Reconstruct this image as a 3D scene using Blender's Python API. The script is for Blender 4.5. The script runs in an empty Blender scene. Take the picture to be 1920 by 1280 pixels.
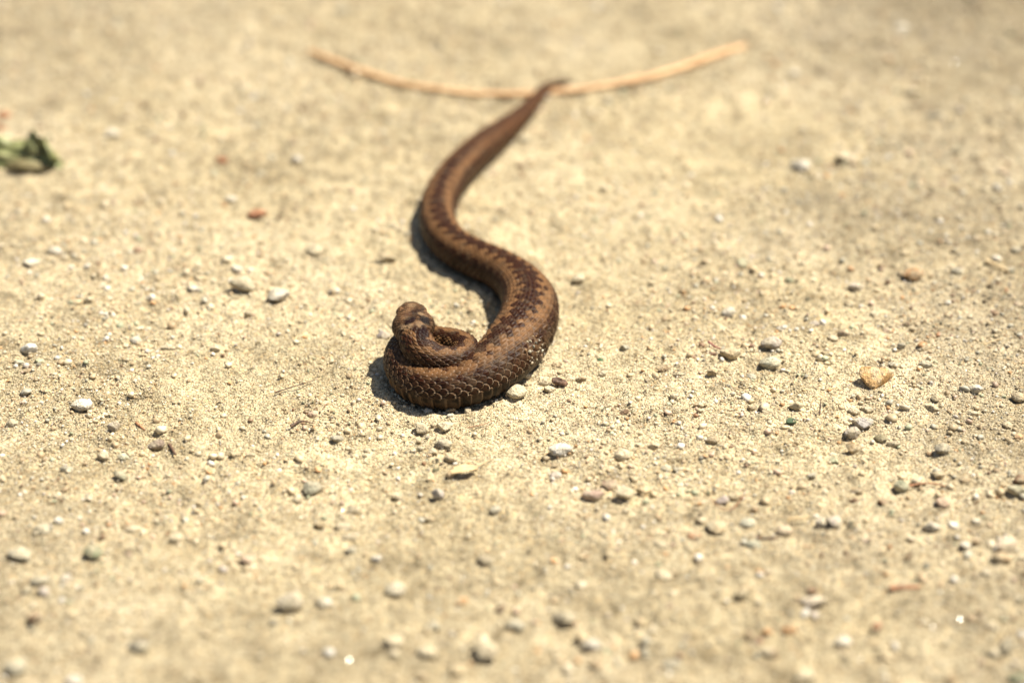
import bpy, bmesh, math, random
import numpy as np
from mathutils import Vector, Matrix

# ------------------------------------------------------------------ camera, light, exposure
scene = bpy.context.scene
R = math.radians
PITCH = R(30.0)
CAM_H = 0.457
FPX = 4200.0                         # focal length in photo pixels (photo is 1920 wide)
CAM = np.array([0.0, -CAM_H / math.tan(PITCH), CAM_H])
FWD = np.array([0.0, math.cos(PITCH), -math.sin(PITCH)])
UPV = np.array([0.0, math.sin(PITCH), math.cos(PITCH)])
RGT = np.array([1.0, 0.0, 0.0])

cam_data = bpy.data.cameras.new('camera')
cam = bpy.data.objects.new('camera', cam_data)
scene.collection.objects.link(cam)
cam.location = CAM
cam.rotation_euler = (math.pi / 2 - PITCH, 0, 0)
cam_data.sensor_width = 36.0
cam_data.lens = FPX / 1920 * 36.0
cam_data.clip_start = 0.01
cam_data.clip_end = 3000.0
cam_data.dof.use_dof = True
cam_data.dof.focus_distance = 0.873
cam_data.dof.aperture_fstop = 3.9
scene.camera = cam

SUN_ELEV = R(63.0)
SUN_AZ = R(16.0)                     # measured from +X (right) towards +Y (away from the camera)
sun_dir = Vector((math.cos(SUN_ELEV) * math.cos(SUN_AZ), math.cos(SUN_ELEV) * math.sin(SUN_AZ), math.sin(SUN_ELEV)))

world = bpy.data.worlds.new('World')
scene.world = world
world.use_nodes = True
wn = world.node_tree
bg = wn.nodes['Background']
sky = wn.nodes.new('ShaderNodeTexSky')
sky.sky_type = 'NISHITA'
sky.sun_disc = False
sky.sun_elevation = SUN_ELEV
sky.sun_rotation = math.pi / 2 - SUN_AZ
sky.dust_density = 2.0
wn.links.new(sky.outputs['Color'], bg.inputs['Color'])
bg.inputs['Strength'].default_value = 0.05

sun_data = bpy.data.lights.new('sun', 'SUN')
sun_data.energy = 5.0
sun_data.angle = R(0.53)
sun_data.color = (1.0, 0.935, 0.80)
sun = bpy.data.objects.new('sun', sun_data)
sun.rotation_euler = sun_dir.to_track_quat('Z', 'Y').to_euler()
sun.location = (2, 1.2, 3)
scene.collection.objects.link(sun)

scene.view_settings.view_transform = 'Standard'
scene.view_settings.look = 'None'
scene.view_settings.exposure = 1.05
scene.view_settings.gamma = 1.0
scene.view_settings.use_curve_mapping = False

COL = scene.collection
rng = np.random.default_rng(7)
random.seed(7)

# ------------------------------------------------------------------ helpers
def unproj(px, py, z=0.0):
    """photo pixel -> world point on the horizontal plane at height z"""
    d = FPX * FWD + (px - 960.0) * RGT + (640.0 - py) * UPV
    t = (z - CAM[2]) / d[2]
    return CAM + t * d

def project(P):
    P = np.asarray(P, float) - CAM
    zc = P @ FWD
    return 960 + FPX * (P @ RGT) / zc, 640 - FPX * (P @ UPV) / zc, zc

def px_per_m(py):
    p = unproj(960, py)
    return FPX / ((p - CAM) @ FWD)

_T = np.random.default_rng(3).random((256, 256))
def vnoise(x, y, freq, seed=0):
    x = np.asarray(x, float) * freq + 37.3 * seed + 500.0
    y = np.asarray(y, float) * freq + 91.7 * seed + 500.0
    xi = np.floor(x).astype(np.int64); yi = np.floor(y).astype(np.int64)
    fx = x - xi; fy = y - yi
    fx = fx * fx * (3 - 2 * fx); fy = fy * fy * (3 - 2 * fy)
    a = _T[xi % 256, yi % 256]; b = _T[(xi + 1) % 256, yi % 256]
    c = _T[xi % 256, (yi + 1) % 256]; d = _T[(xi + 1) % 256, (yi + 1) % 256]
    return (a * (1 - fx) + b * fx) * (1 - fy) + (c * (1 - fx) + d * fx) * fy - 0.5

def smooth(a, b, x):
    t = np.clip((x - a) / (b - a), 0, 1)
    return t * t * (3 - 2 * t)

def h_low(x, y):
    return 0.0030 * vnoise(x, y, 11, 1) + 0.0016 * vnoise(x, y, 38, 2)

def h_full(x, y):
    rough = 0.55 + 0.9 * np.clip(vnoise(x, y, 14, 8) + 0.5, 0, 1)
    return (h_low(x, y) + rough * (0.0017 * vnoise(x, y, 105, 3) + 0.0017 * vnoise(x, y, 235, 4) + 0.0011 * vnoise(x, y, 560, 5)))

def edge_falloff(x, y):
    """albedo factor: vignette painted in as darker edges, with darker grit on the right"""
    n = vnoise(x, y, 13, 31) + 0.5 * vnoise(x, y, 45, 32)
    f = 1.05 - 0.20 * smooth(0.09, 0.20, x + 0.09 * n) - 0.16 * smooth(0.13, 0.34, y + 0.14 * n) - 0.14 * smooth(-0.11, -0.21, y - 0.09 * n) - 0.08 * smooth(-0.13, -0.24, x)  # edge darkening painted into the albedo around a bright middle
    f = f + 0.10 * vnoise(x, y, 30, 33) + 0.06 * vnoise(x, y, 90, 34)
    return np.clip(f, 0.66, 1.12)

def link_mesh(name, verts, faces, mat=None, parent=None, smooth_shade=True):
    me = bpy.data.meshes.new(name)
    if isinstance(faces, np.ndarray):
        verts = np.asarray(verts, np.float32)
        k = faces.shape[1]
        me.vertices.add(len(verts)); me.vertices.foreach_set('co', verts.ravel())
        me.loops.add(faces.size); me.loops.foreach_set('vertex_index', faces.astype(np.int32).ravel())
        me.polygons.add(len(faces))
        me.polygons.foreach_set('loop_start', np.arange(0, faces.size, k, dtype=np.int32))
        me.update(calc_edges=True)
    else:
        me.from_pydata([tuple(v) for v in verts], [], [tuple(f) for f in faces])
    me.polygons.foreach_set('use_smooth', np.full(len(me.polygons), smooth_shade))
    if mat: me.materials.append(mat)
    o = bpy.data.objects.new(name, me)
    COL.objects.link(o)
    if parent: o.parent = parent
    return o

def set_color(o, rgb, name='Col'):
    a = o.data.color_attributes.new(name, 'FLOAT_COLOR', 'POINT')
    rgba = np.ones((len(rgb), 4), np.float32); rgba[:, :3] = rgb
    a.data.foreach_set('color', rgba.ravel())

def tag(o, label=None, cat=None, group=None, kind=None):
    if label: o['label'] = label
    if cat: o['category'] = cat
    if group: o['group'] = group
    if kind: o['kind'] = kind
    return o

def new_mat(name):
    m = bpy.data.materials.new(name); m.use_nodes = True
    nt = m.node_tree
    return m, nt, nt.nodes['Principled BSDF']

def N(nt, typ, **kw):
    n = nt.nodes.new(typ)
    for k, v in kw.items(): setattr(n, k, v)
    return n

def ramp(nt, stops, interp='LINEAR'):
    n = nt.nodes.new('ShaderNodeValToRGB')
    n.color_ramp.interpolation = interp
    e = n.color_ramp.elements
    while len(e) < len(stops): e.new(0.5)
    for el, (p, c) in zip(e, stops):
        el.position = p
        el.color = (*c, 1) if len(c) == 3 else c
    return n

def mixc(nt, typ, fac, a, b):
    n = nt.nodes.new('ShaderNodeMix'); n.data_type = 'RGBA'; n.blend_type = typ
    for sock, v in ((n.inputs[0], fac), (n.inputs[6], a), (n.inputs[7], b)):
        if isinstance(v, bpy.types.NodeSocket): nt.links.new(v, sock)
        elif isinstance(v, tuple): sock.default_value = (*v, 1)
        else: sock.default_value = v
    return n.outputs[2]

# ------------------------------------------------------------------ materials
def ground_material():
    m, nt, b = new_mat('sandy_ground')
    L = nt.links.new
    tc = N(nt, 'ShaderNodeTexCoord')
    co = tc.outputs['Object']
    def noise(scale, detail=3, rough=0.55):
        n = N(nt, 'ShaderNodeTexNoise'); n.inputs['Scale'].default_value = scale
        n.inputs['Detail'].default_value = detail; n.inputs['Roughness'].default_value = rough
        L(co, n.inputs['Vector']); return n
    def voro(scale, feat='F1'):
        n = N(nt, 'ShaderNodeTexVoronoi'); n.inputs['Scale'].default_value = scale
        n.feature = feat; L(co, n.inputs['Vector']); return n
    big = noise(9, 2)
    base = ramp(nt, [(0.30, (0.440, 0.376, 0.246)), (0.5, (0.545, 0.472, 0.322)), (0.70, (0.630, 0.552, 0.392))])
    L(big.outputs['Fac'], base.inputs[0])
    mid = noise(75, 4, 0.65)
    midr = ramp(nt, [(0.30, (0.46, 0.44, 0.40)), (0.42, (0.85, 0.84, 0.82)), (0.54, (1.0, 1.0, 0.99)), (0.70, (1.20, 1.19, 1.18))])
    L(mid.outputs['Fac'], midr.inputs[0])
    c = mixc(nt, 'MULTIPLY', 1.0, base.outputs[0], midr.outputs[0])
    la = N(nt, 'ShaderNodeAttribute'); la.attribute_name = 'Col'
    c = mixc(nt, 'MULTIPLY', 1.0, c, la.outputs['Color'])
    # grain by grain colour
    v1 = voro(950)
    g1 = ramp(nt, [(0.0, (0.55, 0.50, 0.42)), (0.12, (0.80, 0.77, 0.72)), (0.45, (1.0, 0.98, 0.95)), (0.70, (1.10, 1.03, 0.93)), (0.86, (1.06, 0.92, 0.74)), (0.93, (1.18, 1.17, 1.15))], 'CONSTANT')
    sep = N(nt, 'ShaderNodeSeparateColor'); L(v1.outputs['Color'], sep.inputs[0]); L(sep.outputs[0], g1.inputs[0])
    c = mixc(nt, 'MULTIPLY', 0.85, c, g1.outputs[0])
    v2 = voro(2100)
    g2 = ramp(nt, [(0.0, (0.45, 0.38, 0.30)), (0.10, (0.85, 0.82, 0.78)), (0.5, (1.0, 1.0, 1.0)), (0.9, (1.16, 1.14, 1.1))], 'CONSTANT')
    sep2 = N(nt, 'ShaderNodeSeparateColor'); L(v2.outputs['Color'], sep2.inputs[0]); L(sep2.outputs[1], g2.inputs[0])
    c = mixc(nt, 'MULTIPLY', 0.8, c, g2.outputs[0])
    L(c, b.inputs['Base Color'])
    b.inputs['Roughness'].default_value = 0.92
    b.inputs['Specular IOR Level'].default_value = 0.25
    # relief
    n1 = noise(420, 3, 0.6)
    def bump(h, dist, prev=None, strength=1.0):
        n = N(nt, 'ShaderNodeBump'); n.inputs['Distance'].default_value = dist; n.inputs['Strength'].default_value = strength
        L(h, n.inputs['Height'])
        if prev: L(prev, n.inputs['Normal'])
        return n.outputs[0]
    inv1 = N(nt, 'ShaderNodeMath', operation='MULTIPLY'); inv1.inputs[1].default_value = -1; L(v1.outputs['Distance'], inv1.inputs[0])
    inv2 = N(nt, 'ShaderNodeMath', operation='MULTIPLY'); inv2.inputs[1].default_value = -1; L(v2.outputs['Distance'], inv2.inputs[0])
    p = bump(n1.outputs['Fac'], 0.0012)
    p = bump(inv1.outputs[0], 0.0010, p)
    p = bump(inv2.outputs[0], 0.00035, p)
    L(p, b.inputs['Normal'])
    return m

def vcol_material(name, rough=0.85, spec=0.3, bump_scale=0, bump_dist=0.0002, var=0.0, coat=0.0):
    m, nt, b = new_mat(name)
    L = nt.links.new
    a = N(nt, 'ShaderNodeAttribute'); a.attribute_name = 'Col'
    c = a.outputs['Color']
    tc = N(nt, 'ShaderNodeTexCoord')
    if var:
        n = N(nt, 'ShaderNodeTexNoise'); n.inputs['Scale'].default_value = 900; n.inputs['Detail'].default_value = 4
        L(tc.outputs['Object'], n.inputs['Vector'])
        r = ramp(nt, [(0.3, (1 - var,) * 3), (0.7, (1 + var,) * 3)]); L(n.outputs['Fac'], r.inputs[0])
        c = mixc(nt, 'MULTIPLY', 1.0, c, r.outputs[0])
    L(c, b.inputs['Base Color'])
    b.inputs['Roughness'].default_value = rough
    b.inputs['Specular IOR Level'].default_value = spec
    b.inputs['Coat Weight'].default_value = coat
    if bump_scale:
        n2 = N(nt, 'ShaderNodeTexNoise'); n2.inputs['Scale'].default_value = bump_scale; n2.inputs['Detail'].default_value = 3
        L(tc.outputs['Object'], n2.inputs['Vector'])
        bp = N(nt, 'ShaderNodeBump'); bp.inputs['Distance'].default_value = bump_dist
        L(n2.outputs['Fac'], bp.inputs['Height']); L(bp.outputs[0], b.inputs['Normal'])
    return m

def stone_material():
    m, nt, b = new_mat('pebble_stone')
    L = nt.links.new
    oi = N(nt, 'ShaderNodeObjectInfo'); tc = N(nt, 'ShaderNodeTexCoord')
    add = N(nt, 'ShaderNodeNewGeometry')
    n = N(nt, 'ShaderNodeTexNoise'); n.inputs['Scale'].default_value = 520; n.inputs['Detail'].default_value = 5; n.inputs['Roughness'].default_value = 0.65
    L(add.outputs[0], n.inputs['Vector'])
    r = ramp(nt, [(0.30, (0.50, 0.47, 0.43)), (0.48, (0.93, 0.92, 0.91)), (0.68, (1.14, 1.13, 1.10))]); L(n.outputs['Fac'], r.inputs[0])
    c = mixc(nt, 'MULTIPLY', 1.0, oi.outputs['Color'], r.outputs[0])
    # sand dust on it, in its own patches
    n2 = N(nt, 'ShaderNodeTexNoise'); n2.inputs['Scale'].default_value = 240; n2.inputs['Detail'].default_value = 4
    L(add.outputs[0], n2.inputs['Vector'])
    r2 = ramp(nt, [(0.42, (0, 0, 0)), (0.64, (0.8, 0.8, 0.8))]); L(n2.outputs['Fac'], r2.inputs[0])
    c = mixc(nt, 'MIX', r2.outputs[0], c, (0.50, 0.43, 0.29))
    v = N(nt, 'ShaderNodeTexVoronoi'); v.inputs['Scale'].default_value = 1500; L(add.outputs[0], v.inputs['Vector'])
    sp = N(nt, 'ShaderNodeSeparateColor'); L(v.outputs['Color'], sp.inputs[0])
    r3 = ramp(nt, [(0, (0.45, 0.42, 0.40)), (0.13, (1, 1, 1)), (0.88, (1.2, 1.2, 1.2))], 'CONSTANT'); L(sp.outputs[0], r3.inputs[0])
    c = mixc(nt, 'MULTIPLY', 0.7, c, r3.outputs[0])
    L(c, b.inputs['Base Color'])
    b.inputs['Roughness'].default_value = 0.8
    b.inputs['Specular IOR Level'].default_value = 0.35
    bp = N(nt, 'ShaderNodeBump'); bp.inputs['Distance'].default_value = 0.0011; L(n.outputs['Fac'], bp.inputs['Height'])
    bp2 = N(nt, 'ShaderNodeBump'); bp2.inputs['Distance'].default_value = 0.00025; L(v.outputs['Distance'], bp2.inputs['Height']); L(bp.outputs[0], bp2.inputs['Normal'])
    L(bp2.outputs[0], b.inputs['Normal'])
    return m

def plant_material(name, c0, c1, scale=(300, 300, 300), rough=0.7, trans=0.0):
    m, nt, b = new_mat(name)
    L = nt.links.new
    tc = N(nt, 'ShaderNodeTexCoord')
    mp = N(nt, 'ShaderNodeMapping'); mp.inputs['Scale'].default_value = scale; L(tc.outputs['Object'], mp.inputs['Vector'])
    n = N(nt, 'ShaderNodeTexNoise'); n.inputs['Scale'].default_value = 1.0; n.inputs['Detail'].default_value = 5
    L(mp.outputs[0], n.inputs['Vector'])
    r = ramp(nt, [(0.32, c0), (0.68, c1)]); L(n.outputs['Fac'], r.inputs[0])
    L(r.outputs[0], b.inputs['Base Color'])
    b.inputs['Roughness'].default_value = rough
    bp = N(nt, 'ShaderNodeBump'); bp.inputs['Distance'].default_value = 0.0005; L(n.outputs['Fac'], bp.inputs['Height']); L(bp.outputs[0], b.inputs['Normal'])
    return m

M_GROUND = ground_material()
M_GRAIN = vcol_material('sand_grain', 0.45, 0.35)
M_STONE = stone_material()
M_SNAKE = vcol_material('snake_skin', 0.42, 0.11, 2600, 0.00012, 0.16)
M_STRAW = plant_material('dry_straw', (0.46, 0.26, 0.115), (0.60, 0.375, 0.19), (85, 85, 85), 0.6)
M_STRAW2 = plant_material('pale_straw', (0.42, 0.30, 0.15), (0.62, 0.48, 0.28), (200, 200, 200))
M_BARK = plant_material('bark', (0.035, 0.02, 0.012), (0.17, 0.09, 0.05), (700, 700, 700))
M_RUST = plant_material('rust_bark', (0.16, 0.06, 0.025), (0.40, 0.19, 0.09), (500, 500, 500))
M_LEAF = plant_material('withered_leaf', (0.055, 0.058, 0.016), (0.30, 0.31, 0.12), (190, 190, 190), 0.55)
M_LEAFUNDER = plant_material('leaf_stalk', (0.10, 0.08, 0.03), (0.22, 0.18, 0.08), (200, 200, 200))
M_GREEN = plant_material('green_leaf', (0.02, 0.04, 0.015), (0.06, 0.11, 0.04), (400, 400, 400))
M_REDSTEM = plant_material('red_stem', (0.16, 0.04, 0.035), (0.36, 0.14, 0.11), (400, 400, 400))
M_EYE = None

# ------------------------------------------------------------------ snake centre line
MM = 0.001
# photo pixel of the body's centre, radius in mm; lying on the sand unless a height in mm is given
lying = [(1076, 153, 0.8, 0), (1052, 154, 1.5, 1.2), (1026, 162, 2.3, 2.6), (1006, 182, 3.1, 3.2), (987, 206, 3.9, 2.0),
         (952, 242, 5.4, 0), (914, 274, 6.9, 0), (874, 311, 7.4, 0), (840, 353, 7.6, 0), (821, 398, 7.6, 0), (827, 437, 7.7, 0),
         (855, 465, 7.9, 0), (895, 484, 8.1, 0), (940, 504, 8.4, 0), (975, 530, 9.2, 0), (994, 567, 10.4, 0), (987, 607, 11.0, 0),
         (964, 644, 11.0, 0), (936, 674, 10.4, 0), (904, 698, 9.5, 0), (870, 715, 8.6, 0), (836, 723, 8.0, 0), (801, 719, 7.8, 0),
         (772, 704, 7.7, 0)]
raised = [(758, 684, 7.5, 7.6), (757, 664, 7.1, 7.2), (769, 646, 6.6, 6.8), (795, 638, 6.1, 7.6), (825, 640, 5.6, 9.6), (853, 643, 5.3, 11.2),
          (871, 650, 5.1, 12.0), (876, 663, 5.1, 12.2), (862, 674, 5.2, 12.4), (836, 677, 5.5, 12.9), (809, 671, 5.9, 14.3),
          (791, 659, 6.2, 16.0), (783, 646, 6.3, 17.4), (779, 633, 6.1, 18.2)]
ctrl = []
for (px, py, r, dz) in lying:
    z = (0.93 * r + dz) * MM
    p = unproj(px, py, z)
    p[2] += float(h_low(p[0], p[1]))
    p = np.append(p, r)
    ctrl.append(p)
for (px, py, r, z) in raised:
    ctrl.append(np.append(unproj(px, py, z * MM), r))
HEAD_BASE = ctrl[-1][:3].copy()
SNOUT = unproj(768, 575, 20.3 * MM)
head_vec = SNOUT - HEAD_BASE
HEAD_LEN = np.linalg.norm(head_vec)
for t in (0.25, 0.5, 0.75, 1.0):
    ctrl.append(np.append(HEAD_BASE + head_vec * t, 4.6))
ctrl = np.array(ctrl)

def catmull(P, per=40):
    out = []
    n = len(P)
    for i in range(n - 1):
        p0 = P[max(i - 1, 0)]; p1 = P[i]; p2 = P[i + 1]; p3 = P[min(i + 2, n - 1)]
        d01 = max(np.linalg.norm(p1[:3] - p0[:3]), 1e-6) ** 0.5; d12 = np.linalg.norm(p2[:3] - p1[:3]) ** 0.5; d23 = max(np.linalg.norm(p3[:3] - p2[:3]), 1e-6) ** 0.5
        if i == 0: d01 = d12
        if i == n - 2: d23 = d12
        m1 = (p2 - p1) + d12 * ((p1 - p0) / d01 - (p2 - p0) / (d01 + d12)) if i else (p2 - p1)
        m2 = (p2 - p1) + d12 * ((p3 - p2) / d23 - (p3 - p1) / (d12 + d23)) if i < n - 2 else (p2 - p1)
        for t in np.arange(per) / per:
            h = (2 * t**3 - 3 * t**2 + 1, t**3 - 2 * t**2 + t, -2 * t**3 + 3 * t**2, t**3 - t**2)
            out.append(h[0] * p1 + h[1] * m1 + h[2] * p2 + h[3] * m2)
    out.append(P[-1])
    return np.array(out)

dense = catmull(ctrl)
seg = np.linalg.norm(np.diff(dense[:, :3], axis=0), axis=1)
acc = np.concatenate([[0], np.cumsum(seg)])
TOTAL = acc[-1]
STEP = 0.00030
S = np.concatenate([np.arange(0, 0.42 * TOTAL, 0.00058), np.linspace(0.42 * TOTAL, TOTAL, int(0.58 * TOTAL / 0.00026))])
nr = len(S)
C = np.stack([np.interp(S, acc, dense[:, k]) for k in range(3)], 1)
RAD = np.interp(S, acc, dense[:, 3]) * MM
for _ in range(25):                       # soften kinks
    C[1:-1] = 0.25 * C[:-2] + 0.5 * C[1:-1] + 0.25 * C[2:]
    RAD[1:-1] = 0.25 * RAD[:-2] + 0.5 * RAD[1:-1] + 0.25 * RAD[2:]
TAN = np.gradient(C, S, axis=0); TAN /= np.linalg.norm(TAN, axis=1)[:, None]
UP0 = np.array([0, 0, 1.0])
UPR = UP0[None] - TAN * (TAN @ UP0)[:, None]; UPR /= np.linalg.norm(UPR, axis=1)[:, None]
SIDE = np.cross(TAN, UPR)                 # right-hand side when looking towards the head

# ------------------------------------------------------------------ ground
def dense_axis(lo, hi, fine_lo, fine_hi, fine, coarse, far):
    a = []
    x = lo
    while x < hi:
        a.append(x)
        x += fine if fine_lo <= x <= fine_hi else coarse
    left = []; step = coarse; x = lo
    while x > -far: step *= 1.6; x -= step; left.append(x)
    right = []; step = coarse; x = a[-1]
    while x < far: step *= 1.6; x += step; right.append(x)
    return np.array(left[::-1] + a + right)
GX = dense_axis(-0.34, 0.34, -0.14, 0.17, 0.00085, 0.00125, 900)
GY = dense_axis(-0.26, 0.42, -0.10, 0.06, 0.00085, 0.00150, 900)
gx, gy = np.meshgrid(GX, GY)
body_xy = C[S < TOTAL - HEAD_LEN - 0.05][::12, :2]
body_r = RAD[S < TOTAL - HEAD_LEN - 0.05][::12]

def body_clear(x, y):
    """distance from the snake's lying body outline (m), negative under it"""
    x = np.atleast_1d(x); y = np.atleast_1d(y)
    out = np.full(x.shape, 9.0)
    for (bx, by), br in zip(body_xy, body_r):
        out = np.minimum(out, np.hypot(x - bx, y - by) - br)
    return out

inside = (np.abs(gx) < 0.35) & (gy > -0.27) & (gy < 0.43)
gz = np.where(inside, h_full(np.clip(gx, -2, 2), np.clip(gy, -2, 2)), 0.0)
# sand pressed flat under the body and heaped a touch beside it
sel = (np.abs(gx - 0.0) < 0.10) & (gy > -0.08) & (gy < 0.30)
idx = np.nonzero(sel.ravel())[0]
bc = body_clear(gx.ravel()[idx], gy.ravel()[idx])
zz = gz.ravel()
zl = h_low(gx.ravel()[idx], gy.ravel()[idx])
k = smooth(0.001, -0.004, bc)
zz[idx] = zz[idx] * (1 - k) + (zl - 0.0004) * k + 0.0007 * np.exp(-((bc - 0.0015) / 0.0022) ** 2)
gz = zz.reshape(gx.shape)
nxg, nyg = len(GX), len(GY)
vid = np.arange(nxg * nyg).reshape(nyg, nxg)
gf = np.stack([vid[:-1, :-1], vid[:-1, 1:], vid[1:, 1:], vid[1:, :-1]], -1).reshape(-1, 4)
ground = link_mesh('ground', np.stack([gx, gy, gz], -1).reshape(-1, 3), gf, M_GROUND)
lf_ = np.where(inside, edge_falloff(np.clip(gx, -1, 1), np.clip(gy, -1, 1)), 0.9).reshape(-1)
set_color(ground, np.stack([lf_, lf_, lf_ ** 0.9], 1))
tag(ground, 'pale buff sandy ground with fine grit and dust', 'ground', kind='structure')

# ------------------------------------------------------------------ snake body
NA = 256
psi = (np.arange(NA) / NA * 2 - 1) * math.pi           # 0 = spine, +-pi = belly
PS = np.broadcast_to(psi[None], (nr, NA))
headt = np.clip((S - (TOTAL - HEAD_LEN)) / HEAD_LEN, 0, 1)    # 0 nape .. 1 snout
is_head = S > TOTAL - HEAD_LEN
hw_t = [0, .10, .22, .34, .46, .58, .68, .78, .88, .95, .985, 1.0]
hw_v = [6.0, 6.2, 7.3, 8.0, 7.6, 5.9, 4.7, 4.2, 3.6, 2.8, 1.9, 0.25]
hh_v = [5.6, 5.3, 5.2, 5.2, 5.2, 5.2, 5.1, 4.8, 4.3, 3.6, 2.4, 0.25]
wid = np.where(is_head, np.interp(headt, hw_t, hw_v) * MM, RAD)
hei = np.where(is_head, np.interp(headt, hw_t, hh_v) * MM, RAD)
for _ in range(6):
    wid[1:-1] = .25 * wid[:-2] + .5 * wid[1:-1] + .25 * wid[2:]
    hei[1:-1] = .25 * hei[:-2] + .5 * hei[1:-1] + .25 * hei[2:]
spread = 1.0 + 0.05 * smooth(0.0075, 0.0105, RAD)
wid = np.where(is_head, wid, wid * spread); hei = np.where(is_head, hei, hei * (0.94 - 0.05 * smooth(0.0085, 0.011, RAD)))
# tail tip closes
tip = np.sqrt(np.clip(S / 0.004, 0.0004, 1)); wid *= tip; hei *= tip
sx = np.sin(PS); cz = np.cos(PS)
# the coils are rolled a little outwards so that the edge of the belly shields shows
roll = -R(27) * smooth(0.60 * TOTAL, 0.72 * TOTAL, S) * smooth(TOTAL - HEAD_LEN - 0.006, TOTAL - HEAD_LEN - 0.028, S)
PG = PS
PS = (PG + roll[:, None] + math.pi) % (2 * math.pi) - math.pi
e = np.where(is_head, 2.0 / 2.7, 2.0 / 2.12)[:, None]
X = np.sign(sx) * np.abs(sx) ** e; Z = np.sign(cz) * np.abs(cz) ** e
Z = np.where(Z < -0.78, -0.78 + (Z + 0.78) * 0.35, Z)   # flattened belly
# scale lattice
ds = np.where(is_head, 1.55 * MM, 0.22 * RAD + 1.45 * MM * np.clip(RAD / 0.0045, 0.35, 1))
ds_s = ds.copy()
for _ in range(40): ds_s[1:-1] = .25 * ds_s[:-2] + .5 * ds_s[1:-1] + .25 * ds_s[2:]
B1 = np.cumsum(np.gradient(S) / ds_s)
B = np.broadcast_to(B1[:, None], (nr, NA))
ROW = R(236) / 23
u_ = np.clip(np.abs(PS) / R(118), 0, 1.6)
A = np.sign(PS) * 11.5 * (1.36 * u_ - 0.36 * u_ * u_)
def row_angle(a):
    w = np.clip(np.abs(a) / 11.5, 0, 1.2)
    return np.sign(a) * R(118) * (1.36 - np.sqrt(np.maximum(1.36 ** 2 - 4 * 0.36 * w, 0))) / 0.72
near = np.full((nr, NA), 9.0); best = np.full((nr, NA), -9.0); edge = np.zeros((nr, NA)); ca = np.zeros((nr, NA)); cb = np.zeros((nr, NA)); da_b = np.zeros((nr, NA)); db_b = np.zeros((nr, NA))
a0 = np.round(A)
for oi in (-1, 0, 1):
    ia = a0 + oi
    off = 0.5 * (np.mod(ia, 2))
    n0 = np.round(B - off)
    for on in (-1, 0, 1):
        cbn = n0 + on + off
        da = A - ia; db = B - cbn
        m_ = (np.abs(da) / 1.02) ** 2.1 + (np.abs(db + 0.02) / 0.72) ** 2.1
        inside_ = smooth(1.0, 0.78, m_)
        hgt = (0.62 - db) * 0.75 * inside_ - 2.0 * (m_ > 1.0) + 0.40 * inside_ * np.exp(-(da / 0.15) ** 2) * (np.abs(ia) < 9)
        near = np.where((m_ > 1.0) & (db < 0.05), np.minimum(near, m_), near)
        up = hgt > best
        best = np.where(up, hgt, best); edge = np.where(up, m_, edge); ca = np.where(up, ia, ca); cb = np.where(up, cbn, cb)
        da_b = np.where(up, da, da_b); db_b = np.where(up, db, db_b)
best = np.clip(best, 0, 1.3)
ventral = np.abs(PS) > R(117)
bv = np.round(B); dbv = B - bv
vh = (0.5 - dbv) * smooth(-0.5, -0.36, dbv) * 0.9 + 0.1
lat = smooth(R(112), R(121), np.abs(PS))
hrel = (best - 0.22 * smooth(1.35, 1.0, near)) * (1 - lat) + vh * lat
amp = (0.225 * ds_s)[:, None] * np.where(is_head, 1.15, 1.0)[:, None]
amp = amp * np.clip(S / 0.02, 0.1, 1)[:, None]
amp = amp * np.where(headt > 0.8, 1 - smooth(0.8, 0.97, headt), 1)[:, None]
# head relief: brow ridges, eye sockets, jaw line, groove behind the eye
HT = np.broadcast_to(headt[:, None], (nr, NA))
relief = np.zeros((nr, NA))
brow = np.exp(-((HT - 0.68) / 0.11) ** 2) * np.exp(-((np.abs(PS) - R(52)) / R(17)) ** 2)
socket = np.exp(-((HT - 0.70) / 0.055) ** 2) * np.exp(-((np.abs(PS) - R(80)) / R(12)) ** 2)
crown = smooth(0.45, 0.75, HT) * np.exp(-(PS / R(24)) ** 2)
jaw = smooth(0.2, 0.4, HT) * np.exp(-((np.abs(PS) - R(108)) / R(5)) ** 2)
nape = np.exp(-((HT - 0.40) / 0.14) ** 2) * np.exp(-(PS / R(16)) ** 2)
cheek = np.exp(-((HT - 0.36) / 0.16) ** 2) * np.exp(-((np.abs(PS) - R(88)) / R(22)) ** 2)
relief += (1.25 * brow - 0.7 * socket - 0.7 * crown - 0.5 * jaw + 0.35 * cheek - 0.45 * nape) * MM * (HT > 0)
snoutend = smooth(0.97, 0.90, HT)
relief *= snoutend
# little folds where the body bends hard by the shoulder of the coil
pxc, pyc, _ = project(C)
fold_c = np.argmin((pxc - 972) ** 2 + (pyc - 632) ** 2)
fold = np.exp(-((S - S[fold_c]) / 0.009) ** 2)
relief += (fold[:, None] * 0.35 * MM * np.sin((S[:, None] - S[fold_c]) / 0.0011 + 1.2 * np.sin(PS * 2)) * smooth(R(15), R(70), -PS))
disp = hrel * amp + relief
nX = X * hei[:, None]; nZ = Z * wid[:, None]
nl = np.sqrt(nX ** 2 + nZ ** 2) + 1e-9
px_ = X * wid[:, None] + nX / nl * disp
pz_ = Z * hei[:, None] + nZ / nl * disp
V = C[:, None, :] + SIDE[:, None, :] * px_[..., None] + UPR[:, None, :] * pz_[..., None]
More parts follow.
